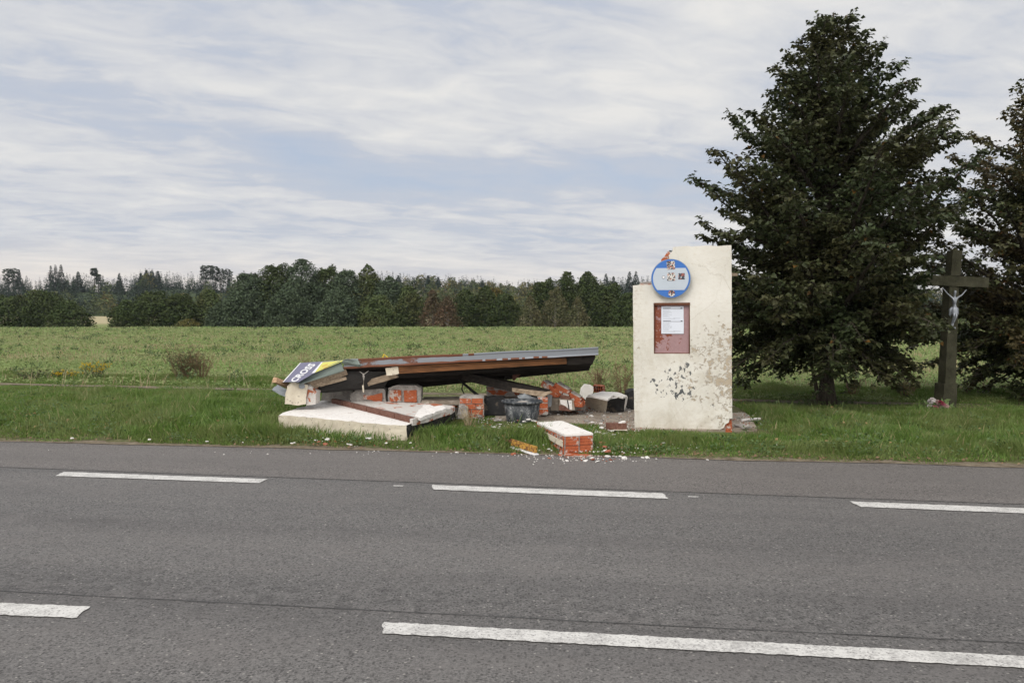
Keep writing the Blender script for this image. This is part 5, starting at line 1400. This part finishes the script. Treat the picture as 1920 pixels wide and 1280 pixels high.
def far_tree(name, label, px, pytop, width_px, Y, kind, shape='round', group=None, seed=0, pybot=None):
    x = (px - CX) / F * Y; zg = float(terrain(x, Y)); ztop = CAMH + (HOR - pytop) / F * Y
    h = ztop - zg; w = width_px / F * Y * (1.45 if shape == 'birch' and kind != 'spruce' else 1.32 if shape == 'tall' else 1.15)
    root = thing(name, label, 'tree', (x, Y, zg), rnd.uniform(0, 6.28), group)
    lf = 0.25 * Y / 125
    if kind == 'spruce': V, Fq, S = conifer(seed, h, w * 1.5, 700, .7, .05)
    elif shape == 'round': V, Fq, S = clump_crown(seed, w, h, int(3500 + 130 * w * h), 46, 0.0, lf * 1.15)
    elif shape == 'tall': V, Fq, S = clump_crown(seed, w, h, int(3500 + 130 * w * h), 54, 0.0, lf * 1.1, 0.33, .15)
    elif shape == 'birch': V, Fq, S = clump_crown(seed, w, h, int(2000 + 70 * w * h), 40, 0.0, lf * .95, 0.55, .5)
    elif shape == 'bush': V, Fq, S = clump_crown(seed, w, h, 1500, 22, 0.0, lf * .7)
    me = me_np('crown', V, Fq, S, M_FAR[kind])
    o = bpy.data.objects.new('crown', me); C.objects.link(o); o.parent = root
    if shape != 'bush':
        t = bpy.data.objects.new('trunk', trunk_mesh((shape, round(h)), h * .92, 0.16 + h * .012, M_BIRCHBARK if shape == 'birch' else M_BARK)); C.objects.link(t); t.parent = root
    return root
far = [
    # px, top, width, Y, kind, shape, label
    (-70, 552, 120, 122, 'dark', 'round', 'dark rounded tree beyond the left edge of the field, cut by the frame'),
    (18, 551, 95, 120, 'dark', 'round', 'dark dense broadleaf tree at the left edge of the photo behind the field'),
    (82, 544, 95, 122, 'dark', 'round', 'highest dark tree of the small grove left of the field gap'),
    (130, 566, 75, 118, 'dark', 'round', 'low dark spreading tree at the right end of the left grove, beside the field gap'),
    (238, 566, 62, 119, 'dark', 'round', 'low dark round tree just right of the field gap'),
    (285, 545, 90, 122, 'dark', 'round', 'broad dark round tree between the field gap and the pale bush'),
    (335, 550, 80, 123, 'dark', 'round', 'dark tree directly behind the low pale green bush'),
    (352, 597, 46, 116, 'yellow', 'bush', 'low pale green bush at the foot of the dark trees on the left'),
    (392, 546, 70, 125, 'mid', 'round', 'mid green tree between the dark round trees and the tall poplars'),
    (425, 560, 60, 121, 'grey', 'tall', 'shorter grey green tree leaning at the left flank of the tall poplar clump'),
    (470, 503, 80, 128, 'grey', 'tall', 'leftmost tall grey green poplar of the big clump'),
    (518, 490, 85, 130, 'dark', 'tall', 'highest tree of the big poplar clump, second from its left end'),
    (452, 548, 70, 120, 'grey', 'round', 'low grey green tree in front of the leftmost tall poplar'),
    (567, 489, 85, 128, 'grey', 'tall', 'tall poplar above the fallen roof sign, third in the clump'),
    (540, 536, 80, 119, 'grey', 'round', 'low bushy tree in front of the poplar clump above the roof sign'),
    (610, 494, 75, 130, 'dark', 'tall', 'dark tall poplar in the middle of the big clump'),
    (648, 497, 70, 127, 'grey', 'tall', 'grey poplar right of the middle of the big clump'),
    (632, 545, 80, 118, 'grey', 'round', 'pale grey green tree low in front of the middle of the poplar clump'),
    (690, 505, 72, 128, 'mid', 'tall', 'green tall tree at the right shoulder of the poplar clump'),
    (730, 523, 70, 126, 'grey', 'tall', 'shorter grey green tree at the right end of the poplar clump'),
    (708, 555, 70, 118, 'mid', 'round', 'low tree before the right shoulder of the poplar clump'),
    (768, 535, 60, 124, 'mid', 'round', 'mid green tree just left of the red-brown birch'),
    (776, 517, 18, 150, 'spruce', 'birch', 'slim dark spruce rising behind the trees left of the red-brown birch'),
    (812, 545, 50, 119, 'red', 'birch', 'left red-brown autumn birch of the pair in the treeline'),
    (838, 551, 48, 117, 'red', 'birch', 'right red-brown autumn birch of the pair with pale stem'),
    (872, 543, 60, 124, 'dark', 'round', 'dark green tree immediately right of the red-brown birches'),
    (912, 540, 60, 125, 'dark', 'tall', 'dark narrow tree midway between the red and the olive birches'),
    (948, 545, 60, 123, 'dark', 'round', 'dark tree immediately left of the pale olive birches'),
    (930, 536, 60, 140, 'yellow', 'round', 'yellowing tree peeping over the dark trees in the middle of the treeline'),
    (994, 555, 46, 117, 'olive', 'birch', 'leftmost pale olive weeping birch'),
    (1042, 534, 58, 119, 'olive', 'birch', 'highest olive weeping birch in the middle of the three'),
    (1083, 554, 40, 117, 'olive', 'birch', 'rightmost small olive weeping birch'),
    (1020, 522, 70, 128, 'dark', 'round', 'dark tree rising behind the olive birches on their left'),
    (1062, 513, 72, 129, 'dark', 'tall', 'left summit of the dark clump above the olive birches'),
    (1102, 514, 70, 130, 'dark', 'tall', 'right summit of the dark clump above the olive birches'),
    (1142, 530, 66, 124, 'dark', 'round', 'dark tree left of the round stop sign height in the treeline'),
    (1178, 548, 66, 120, 'dark', 'round', 'dark rounded tree whose right side vanishes behind the standing wall'),
    (1155, 527, 30, 150, 'spruce', 'birch', 'dark spruce rising behind the treeline just left of the standing wall'),
    (1430, 575, 120, 122, 'dark', 'round', 'distant tree glimpsed behind the linden crown beside the wall'),
    (1620, 580, 130, 122, 'dark', 'round', 'distant tree glimpsed through the linden branches near its trunk'),
    (1830, 578, 130, 122, 'mid', 'round', 'distant tree glimpsed right of the stone cross'),
]
for i, (px, pt, w, Y, kd, sh, lb2) in enumerate(far):
    far_tree('spruce_tree' if kd == 'spruce' else ('birch_tree' if sh == 'birch' else ('bush' if sh == 'bush' else ('poplar_tree' if sh == 'tall' else 'broadleaf_tree'))), lb2, px, pt, w, Y, kd, sh, seed=100 + i)
    if sh == 'bush': C.objects[-1].parent['category'] = 'bush'

# far forest mass on the hill: one stand of stuff
def far_forest():
    rg = np.random.default_rng(5)
    protos = {'spruce': [conifer(i, 1.0, .32, 110, .10) for i in range(5)], 'mid': [clump_crown(50 + i, .85, 1.0, 150, 14, 0, .13) for i in range(4)]}
    acc = {'spruce': [], 'mid': [], 'yellow': []}
    for _ in range(3200):
        Y = rg.uniform(336, 520); px = rg.uniform(-330, 2250)
        x = (px - CX) / F * Y
        t = float(terrain(x, Y))
        broad = rg.random() < (0.45 if Y < 365 else 0.04)
        if px > 760 and px < 1150: broad = rg.random() < (.75 if Y < 400 else .30)
        h = (rg.uniform(7, 10.5) if not broad else rg.uniform(5.5, 8.5))
        k = 'spruce' if not broad else ('yellow' if rg.random() < (.35 if px > 760 else .10) else 'mid')
        acc[k].append((x, Y, t - .2, h, rg.integers(0, 4), rg.uniform(0, 6.28)))
    for k, L in acc.items():
        Vs, Fs, Ss = [], [], []; off = 0
        for (x, y, z, h, pi_, a) in L:
            V, Fq, S = protos['spruce' if k == 'spruce' else 'mid'][pi_]
            c, s = math.cos(a), math.sin(a)
            W_ = np.stack([(V[:, 0] * c - V[:, 1] * s) * h + x, (V[:, 0] * s + V[:, 1] * c) * h + y, V[:, 2] * h + z], 1)
            Vs.append(W_); Fs.append(Fq + off); Ss.append(S); off += len(V)
        o = mesh_np({'spruce': 'conifer_forest', 'mid': 'deciduous_forest', 'yellow': 'autumn_forest'}[k], np.concatenate(Vs), np.concatenate(Fs), np.concatenate(Ss), M_FAR[k])
        tag(o, {'spruce': 'dark conifer forest covering the distant hill', 'mid': 'green deciduous woodland along the foot of the distant hill', 'yellow': 'yellowing treetops dotted through the far woodland'}[k], 'forest', kind='stuff')
far_forest()
def far_conifer(label, px, pytop, w_px, kind='spruce', bare=0.05, Y=440.0, name=None):
    x = (px - CX) / F * Y; zg = float(terrain(x, Y)); h = CAMH + (HOR - pytop) / F * Y - zg; w = w_px / F * Y
    root = thing(name or ('pine_tree' if kind == 'pine' else 'spruce_tree'), label, 'tree', (x, Y, zg), rnd.uniform(0, 6))
    V, Fq, S = conifer(int(px * 7 + pytop), h, w * (1.9 if kind == 'spruce' else 1.25), 800 if kind == 'spruce' else 260, 1.25, bare, kind == 'pine')
    o = bpy.data.objects.new('crown', me_np('crown', V, Fq, S, M_FAR[kind])); C.objects.link(o); o.parent = root
    t = bpy.data.objects.new('trunk', trunk_mesh(('c', round(h)), h * .97, .26, M_BARK)); C.objects.link(t); t.parent = root
for a in [
    ('leftmost pine of the bushy pair breaking the skyline at the far left', 17, 503, 17, 'pine', .45),
    ('second pine of the bushy skyline pair at the far left', 26, 502, 15, 'pine', .5),
    ('slim dark conifer right beside the bushy skyline pines at the far left', 37, 505, 14, 'spruce', .3),
    ('leftmost of the three tall skyline spruces on the left hill', 97, 498, 12, 'spruce', .05),
    ('middle one of the three tall skyline spruces on the left hill', 106, 496, 14, 'spruce', .05),
    ('rightmost of the three tall skyline spruces on the left hill', 116, 496, 14, 'spruce', .05),
    ('bushy pointed conifer between the three spruces and the bare thin snag', 148, 509, 16, 'spruce', .1),
    ('thin nearly bare snag on the left skyline with a tuft at its top', 178, 502, 6, 'pine', .7),
    ('short bare snag next to the thin one on the left skyline', 186, 514, 5, 'pine', .5),
    ('lone narrow spruce on the left skyline between snags and the dark hump', 225, 512, 10, 'spruce', .1),
    ('thin small conifer just left of the dark skyline hump', 265, 512, 7, 'spruce', .1),
    ('leftmost conifer of the dark hump on the left skyline', 276, 506, 14, 'spruce', .05),
    ('middle conifer of the dark hump on the left skyline', 286, 507, 16, 'spruce', .05),
    ('rightmost conifer of the dark hump on the left skyline', 297, 508, 14, 'spruce', .05),
    ('solitary slim pine at the left of the long-stemmed skyline pines', 383, 497, 7, 'pine', .45),
    ('first long-stemmed pine of the skyline group left of the poplars', 395, 497, 10, 'pine', .5),
    ('second long-stemmed pine of the skyline group left of the poplars', 404, 499, 11, 'pine', .5),
    ('third long-stemmed pine of the skyline group left of the poplars', 415, 503, 11, 'pine', .45),
    ('last long-stemmed pine of the skyline group, nearest the poplars', 428, 503, 11, 'pine', .4),
    ('first spruce showing above the poplar clump right shoulder on the ridge', 747, 516, 12, 'spruce', .05),
    ('dark spruce on the ridge behind the red-brown birches', 803, 516, 10, 'spruce', .05),
    ('second dark spruce on the ridge behind the red-brown birches', 822, 519, 10, 'spruce', .05),
    ('small pointed spruce at the right end of the ridge above the field middle', 905, 525, 13, 'spruce', .05),
    ('broad spruce on the skyline left of the round sign', 1136, 513, 14, 'spruce', .05),
    ('tall spruce on the skyline nearest the round sign, left one', 1180, 509, 14, 'spruce', .05),
    ('tall spruce on the skyline nearest the round sign, right one', 1192, 508, 15, 'spruce', .05),
    ('short spruce between the broad and the tall spruces left of the round sign', 1150, 518, 12, 'spruce', .05)]:
    far_conifer(*a)

# ------------------------------------------------------------------ grass and crop
def blades(name, label, X, Y, Z, H, Wd, mat, lean=0.45, cat='grass'):
    n = len(X); a = rng.uniform(0, 2 * math.pi, n); la = rng.normal(0.4, .8, n) + (vnoise(X, Y, .5, 55) - .5) * 9   # tufts lean their own way
    ln = lean * rng.uniform(.3, 1.6, n) * H
    dx, dy = np.cos(la) * ln, np.sin(la) * ln * .6
    wx, wy = np.cos(a) * Wd / 2, np.sin(a) * Wd / 2
    b = np.stack([X, Y, Z - .01], 1)
    v0 = b + np.stack([-wx, -wy, 0 * X], 1); v1 = b + np.stack([wx, wy, 0 * X], 1)
    m = b + np.stack([dx * .35, dy * .35, H * .58], 1)
    v2 = m + np.stack([wx * .8, wy * .8, 0 * X], 1); v3 = m - np.stack([wx * .8, wy * .8, 0 * X], 1)
    v4 = b + np.stack([dx, dy, H], 1)
    V = np.stack([v0, v1, v2, v3, v4], 1).reshape(-1, 3)
    i = np.arange(n)[:, None] * 5
    Fq = np.concatenate([i, i + 1, i + 2, i + 3, i + 3, i + 2, i + 4], 1).reshape(-1)
    o = mesh_np(name, V, Fq, np.tile([4, 3], n), mat)
    return tag(o, label, cat, kind='stuff')
def pad_mask(X, Y):
    c = np.zeros(len(X), bool); n = len(PADW)
    for i in range(n):
        a, b = PADW[i], PADW[(i + 1) % n]
        cond = ((a.y > Y) != (b.y > Y)) & (X < (b.x - a.x) * (Y - a.y) / (b.y - a.y + 1e-12) + a.x); c ^= cond
    return c
def verge():
    N = 700000
    X = rng.uniform(-13.5, 12.5, N); e = edge_y(X); p = path_mid(X)
    Y = e + rng.random(N) ** 1.15 * (p + 3.0 - e)
    d = np.hypot(X, Y)
    off = Y - e
    keep = ~pad_mask(X, Y) & (np.abs(X) < Y * .72 + 1)
    keep &= ~((Y > p - .28) & (Y < p + .32) & (vnoise(X, Y, .7, 31) + rng.random(N) * .35 < .86))
    edge_n = vnoise(X, Y, .35, 40) * .28
    keep &= off > (edge_n - .10) * 1.5
    clump = vnoise(X, Y, .45, 9); big = vnoise(X, Y, 1.6, 10)
    keep &= rng.random(N) < (0.50 + .6 * clump)
    sfx = np.array([p.x for p in (tw[0], tw[20], tw[19], tw[18], tw[17], tw[16], tw[15], tw[14], tw[13], tw[12], tw[11])]); sfy = np.array([p.y for p in (tw[0], tw[20], tw[19], tw[18], tw[17], tw[16], tw[15], tw[14], tw[13], tw[12], tw[11])])
    o_ = np.argsort(sfx); fy = np.interp(X, sfx[o_], sfy[o_])
    keep &= ~((X > sfx.min()) & (X < sfx.max() + .05) & (Y > fy - .22) & (rng.random(N) < .75))
    # fewer and shorter right around the rubble
    X, Y, off, clump, big = X[keep], Y[keep], off[keep], clump[keep], big[keep]
    H = (0.03 + 0.11 * clump ** 2 + 0.09 * big ** 2 + rng.uniform(0, .05, len(X))) * np.clip(off / .5, .35, 1) * (1 + (rng.random(len(X)) < .03) * rng.uniform(.3, 1.0, len(X)))
    near_rub = ((X > -3.1) & (X < 1.7) & (Y > 10.9)) 
    H = np.where(near_rub & (off > .25), np.minimum(H * .42, .062), H)
    H = H * np.clip(np.abs(Y - path_mid(X) - .05) / 1.6, .30, 1)
    wall_f = (X > 1.2) & (X < 3.4) & (Y > WA.y + (X - WA.x) * math.tan(W_ANG) - .45)
    wf2 = (X > 1.2) & (X < 3.7) & (Y > 9.2)
    H = np.where(wf2, H * .65, H)
    H = np.where(wall_f, np.minimum(H * .35, .05), H)
    beyond = Y > path_mid(X) + .3
    H = np.where(beyond, H * .9, H)
    Z = np.maximum(terrain(X, Y), 0)
    print('blades', len(X))
    blades('verge_grass', 'lush green uncut grass along the road verge', X, Y, Z, H, rng.uniform(.0045, .011, len(X)) * (1 + Y / 30), M_GRASS)
verge()
def field():
    N = 520000
    d = 15 + (112 - 15) * rng.random(N) ** 1.15
    X = rng.uniform(-.76, .76, N) * d; Y = d
    keep = Y > path_mid(X) + .35
    X, Y = X[keep], Y[keep]; n = len(X)
    s = (0.030 + .0013 * Y) * rng.uniform(.6, 1.35, n)
    pt = vnoise(X, Y, 1.3, 70)
    Z = terrain(X, Y) + np.minimum(s, .16) * rng.uniform(.1, 1.1, n) * (.5 + pt)
    keep = rng.random(n) < .35 + .75 * vnoise(X, Y * 1.0, 2.6, 71)
    X, Y, Z, s = X[keep], Y[keep], Z[keep], s[keep]; n = len(X)
    a = rng.uniform(0, 6.28, n); dr = np.stack([np.cos(a), np.sin(a), rng.uniform(-.1, .8, n)], 1); dr /= np.linalg.norm(dr, axis=1, keepdims=True)
    nn = np.stack([rng.normal(0, .5, n), rng.normal(-.25, .5, n), np.ones(n)], 1); nn /= np.linalg.norm(nn, axis=1, keepdims=True)
    V, Fq, S = kite_leaves(np.stack([X, Y, Z], 1), dr, nn, s, s * .75)
    tag(mesh_np('field_crop', V, Fq, S, M_CROP), 'low green leafy crop covering the flat field', 'crop', kind='stuff')
    N = 110000
    Y = 17 + (111 - 17) * rng.random(N) ** 1.0; X = rng.uniform(-.76, .76, N) * Y
    keep = (rng.random(N) < vnoise(X, Y * 2, 3.0, 77) * 1.3 - .15) & (Y > path_mid(X) + .8)
    X, Y = X[keep], Y[keep]; n = len(X)
    blades('field_stubble', 'dry beige stubble stalks standing between the crop rows', X, Y, terrain(X, Y), rng.uniform(.05, .17, n) * (1 + Y / 130), .006 + .0005 * Y, M_STRAW, .25, 'stubble')
field()

# taller plants at the field margin
def field_weeds():
    r_ = np.random.default_rng(77); C_, D_, N_, L_ = [], [], [], []
    for _ in range(620):
        Y = 19 + 90 * r_.random() ** 1.1; X = r_.uniform(-.75, .75) * Y; h = r_.uniform(.10, .32); m = 34
        z0 = float(terrain(X, Y))
        p = np.stack([X + r_.normal(0, h * .55, m), Y + r_.normal(0, h * .5, m), z0 + np.abs(r_.normal(0, h * .5, m)) + .04], 1)
        d = np.stack([p[:, 0] - X, p[:, 1] - Y, np.full(m, h * .8)], 1) + r_.normal(0, .05, (m, 3)); d /= np.linalg.norm(d, axis=1, keepdims=True)
        nn = r_.normal(0, .5, (m, 3)) + np.array([0, -.3, 1]); nn /= np.linalg.norm(nn, axis=1, keepdims=True)
        C_.append(p); D_.append(d); N_.append(nn); L_.append(np.full(m, .06 + .0012 * Y) * r_.uniform(.6, 1.3, m))
    L = np.concatenate(L_); V, Fq, S = kite_leaves(np.concatenate(C_), np.concatenate(D_), np.concatenate(N_), L, L * .5)
    tag(mesh_np('field_weeds', V, Fq, S, M_WEEDF), 'darker green weed tufts dotted over the field', 'weeds', kind='stuff')
M_WEEDF = leafy('field_weed_leaves', ((0.06, 0.10, 0.035), (0.11, 0.165, 0.06), (0.10, 0.13, 0.05)), .25)
field_weeds()
def verge_weeds():
    r_ = np.random.default_rng(78); C_, D_, N_, L_ = [], [], [], []
    for _ in range(420):
        X = r_.uniform(-10, 9.5); u = r_.random(); Y = float(edge_y(X) + .12 + u ** 1.6 * (path_mid(X) - edge_y(X) - .3)); h = r_.uniform(.04, .11) * (1.4 if X > 3.5 and u < .3 else 1); m = 30
        if in_pad(X, Y) or (-3.2 < X < 1.6 and Y > 10.6): continue
        z0 = max(float(terrain(X, Y)), 0)
        p = np.stack([X + r_.normal(0, h * 1.3, m), Y + r_.normal(0, h * 1.0, m), z0 + .02 + np.abs(r_.normal(0, h * .7, m))], 1)
        d = np.stack([p[:, 0] - X, p[:, 1] - Y, np.full(m, h * .6)], 1) + r_.normal(0, .03, (m, 3)); d /= np.linalg.norm(d, axis=1, keepdims=True)
        nn = r_.normal(0, .5, (m, 3)) + np.array([0, -.3, 1]); nn /= np.linalg.norm(nn, axis=1, keepdims=True)
        C_.append(p); D_.append(d); N_.append(nn); L_.append(r_.uniform(.02, .055, m))
    L = np.concatenate(L_); V, Fq, S = kite_leaves(np.concatenate(C_), np.concatenate(D_), np.concatenate(N_), L, L * .6)
    tag(mesh_np('verge_weeds', V, Fq, S, M_WEEDV), 'low leafy weeds and clover mixed into the roadside grass', 'weeds', kind='stuff')
M_WEEDV = leafy('verge_weed_leaves', ((0.045, 0.09, 0.025), (0.10, 0.16, 0.05), (0.08, 0.12, 0.04)), .25, (0.26, 0.18, 0.08), .04)
verge_weeds()
def stem_plant(name, label, px, py, h, w, nst, leafmat, stemmat, leafn, leaf, cat='weed', flowers=None, group=None, spread=.5):
    p = G(px, py, 0.06); p.z = float(terrain(p.x, p.y))
    root = thing(name, label, cat, p, 0, group)
    r = random.Random(int(px * 13 + py)); paths = []; LC, LD, LN = [], [], []
    for i in range(nst):
        a = r.uniform(0, 6.28); b = Vector((math.cos(a), math.sin(a), 0)) * w * .18 * r.random(); hh = h * r.uniform(.55, 1.05)
        top = b + Vector((math.cos(a) * w * spread * r.random(), math.sin(a) * w * spread * r.random(), hh)); mid = b.lerp(top, .5) + Vector((0, 0, .05 * h))
        paths.append(([b, mid, top], [.006, .0045, .002]))
        for s in range(5):
            t = r.uniform(.35, .95); q = b.lerp(top, t); a2 = r.uniform(0, 6.28); e = q + Vector((math.cos(a2) * .10, math.sin(a2) * .10, .11)) * (h / .8)
            paths.append(([q, e], [.003, .0015]))
            for _ in range(leafn // 3): LC.append(q.lerp(e, r.random())); 
        for _ in range(leafn): LC.append(b.lerp(top, r.random() ** .7) + Vector((r.gauss(0, .02), r.gauss(0, .02), 0)))
    V, Fc = tube_data(paths, 4); o = mesh_py('stems', [v + p for v in V], Fc, stemmat, root)
    for _ in LC:
        a = r.uniform(0, 6.28); LD.append(Vector((math.cos(a), math.sin(a), r.uniform(-.3, .8))).normalized()); LN.append(Vector((r.gauss(0, .5), r.gauss(0, .5), 1)).normalized())
    if LC:
        A = np.array([tuple(v) for v in LC]); ln = leaf * rng.uniform(.6, 1.3, len(A))
        V, Fq, S = kite_leaves(A, np.array([tuple(v) for v in LD]), np.array([tuple(v) for v in LN]), ln, ln * .5)
        mesh_np('leaves', V, Fq, S, leafmat, root)
    if flowers:
        V, Fc = [], []
        for pts, _ in paths[::3]:
            c = pts[-1] + p
            for k in range(5):
                q = c + Vector((r.gauss(0, .025), r.gauss(0, .025), r.gauss(0, .02))); k0_ = len(V); V += [q + Vector((-.014, 0, 0)), q + Vector((0, -.005, .014)), q + Vector((.014, 0, 0)), q + Vector((0, .01, -.014))]; Fc.append((k0_, k0_ + 1, k0_ + 2, k0_ + 3))
        mesh_py('blossoms', V, Fc, flowers, root)
M_WEED = leafy('weed_leaves', ((0.055, 0.085, 0.03), (0.095, 0.125, 0.045), (0.10, 0.09, 0.045)), .25)
M_DRY = leafy('dry_brown', ((0.17, 0.105, 0.06), (0.26, 0.17, 0.10), (0.20, 0.12, 0.07)), .2)
M_YFLOW = flat('yellow_flower', (0.62, 0.42, 0.03), .6)
stem_plant('bush', 'bushy dark weed with reddish dry stems at the field margin left of the roof', 345, 713, .80, .95, 50, M_WEED, M_DRY, 11, .055, 'bush')
stem_plant('bush', 'second lighter part of dry stems on the right flank of the bushy weed', 378, 712, .74, .6, 26, M_DRY, M_DRY, 7, .035, 'bush')
stem_plant('weed', 'leafy weed with yellow flower heads at the field margin, nearest the left', 122, 712, .28, .5, 10, M_WEED, M_WEED, 8, .05, 'weed', M_YFLOW)
stem_plant('weed', 'bigger leafy weed with yellow flowers left of the dark bushy weed', 178, 711, .42, .8, 18, M_WEED, M_WEED, 8, .05, 'weed', M_YFLOW)
stem_plant('weed', 'low dark leafy weed between the two yellow flowered weeds', 70, 711, .28, 1.3, 24, M_WEED, M_WEED, 8, .06)
stem_plant('dry_stalks', 'tall thin brown dry stalks behind the left end of the fallen roof', 572, 700, .62, .35, 8, M_DRY, M_DRY, 8, .03)
stem_plant('dry_stalks', 'airy brown seed stalks in the field beyond the roof right end', 1122, 728, .52, .55, 16, M_DRY, M_DRY, 14, .028)
stem_plant('dry_stalks', 'airy brown seed stalks in the field just left of the standing wall', 1166, 738, .55, .5, 16, M_DRY, M_DRY, 14, .028)
stem_plant('dry_stalks', 'dry brown weeds between linden trunk and stone cross', 1700, 745, .40, .6, 16, M_DRY, M_DRY, 12, .028)
stem_plant('dry_stalks', 'dry brown weeds close behind the linden trunk on its right', 1598, 742, .35, .5, 12, M_DRY, M_DRY, 12, .028)
stem_plant('dry_stalks', 'pale dry grass stalks in front of the brick stump and slab', 880, 800, .28, .35, 12, M_STRAW, M_STRAW, 0, .03)
for i, px in enumerate((205, 213, 228, 250, 268, 277, 289, 302, 152, 118)):
    pp = G(px, 722, .05)
X = np.array([G(px, 724 + (i % 3) * 3, .05).x for i, px in enumerate([205, 213, 228, 250, 268, 277, 289, 302, 152, 118, 60, 395, 430, 470, 505])] * 3) + rng.normal(0, .05, 45)
Y = np.array([G(px, 724 + (i % 3) * 3, .05).y for i, px in enumerate([205, 213, 228, 250, 268, 277, 289, 302, 152, 118, 60, 395, 430, 470, 505])] * 3) + rng.normal(0, .1, 45)
blades('dry_grass_stems', 'tall pale dry grass stems along the path at left', X, Y, terrain(X, Y), rng.uniform(.25, .5, 45), np.full(45, .011), M_STRAW, .5)
# fallen leaves at the road edge
n = 520
X = rng.uniform(-7, 9, n); Y = edge_y(X) + np.abs(rng.normal(0, .22, n)) - .03; right = X > 1.5
keep = right | (rng.random(n) < .35); X, Y = X[keep], Y[keep]; n = len(X)
a = rng.uniform(0, 6.28, n); dr = np.stack([np.cos(a), np.sin(a), rng.uniform(-.2, .4, n)], 1); nn = np.stack([rng.normal(0, .4, n), rng.normal(-.3, .4, n), np.ones(n)], 1); nn /= np.linalg.norm(nn, axis=1, keepdims=True)
V, Fq, S = kite_leaves(np.stack([X, Y, np.full(n, .035)], 1), dr, nn, rng.uniform(.02, .055, n), rng.uniform(.018, .04, n))
tag(mesh_np('fallen_leaves', V, Fq, S, M_DRY), 'small brown fallen leaves along the grass edge of the road', 'leaves', kind='stuff')

# ------------------------------------------------------------------ haze
def haze():
    x0, x1, y0, y1, z0, z1 = -800, 800, -40, 940, -14, 60
    V = [(x, y, z) for z in (z0, z1) for (x, y) in ((x0, y0), (x1, y0), (x1, y1), (x0, y1))]
    me = bpy.data.meshes.new('haze'); me.from_pydata(V, [], [(3, 2, 1, 0), (4, 5, 6, 7), (0, 1, 5, 4), (1, 2, 6, 5), (2, 3, 7, 6), (3, 0, 4, 7)])
    m = bpy.data.materials.new('haze'); m.use_nodes = True; t = m.node_tree; t.nodes.clear()
    out = t.nodes.new('ShaderNodeOutputMaterial'); v = t.nodes.new('ShaderNodeVolumePrincipled')
    v.inputs['Color'].default_value = (0.80, 0.87, 0.97, 1); v.inputs['Density'].default_value = 0.00012; v.inputs['Anisotropy'].default_value = 0.2
    t.links.new(v.outputs[0], out.inputs['Volume'])
    o = link('haze', me, m); tag(o, kind='stuff'); o['label'] = 'thin pale haze in the air over the fields'
haze()
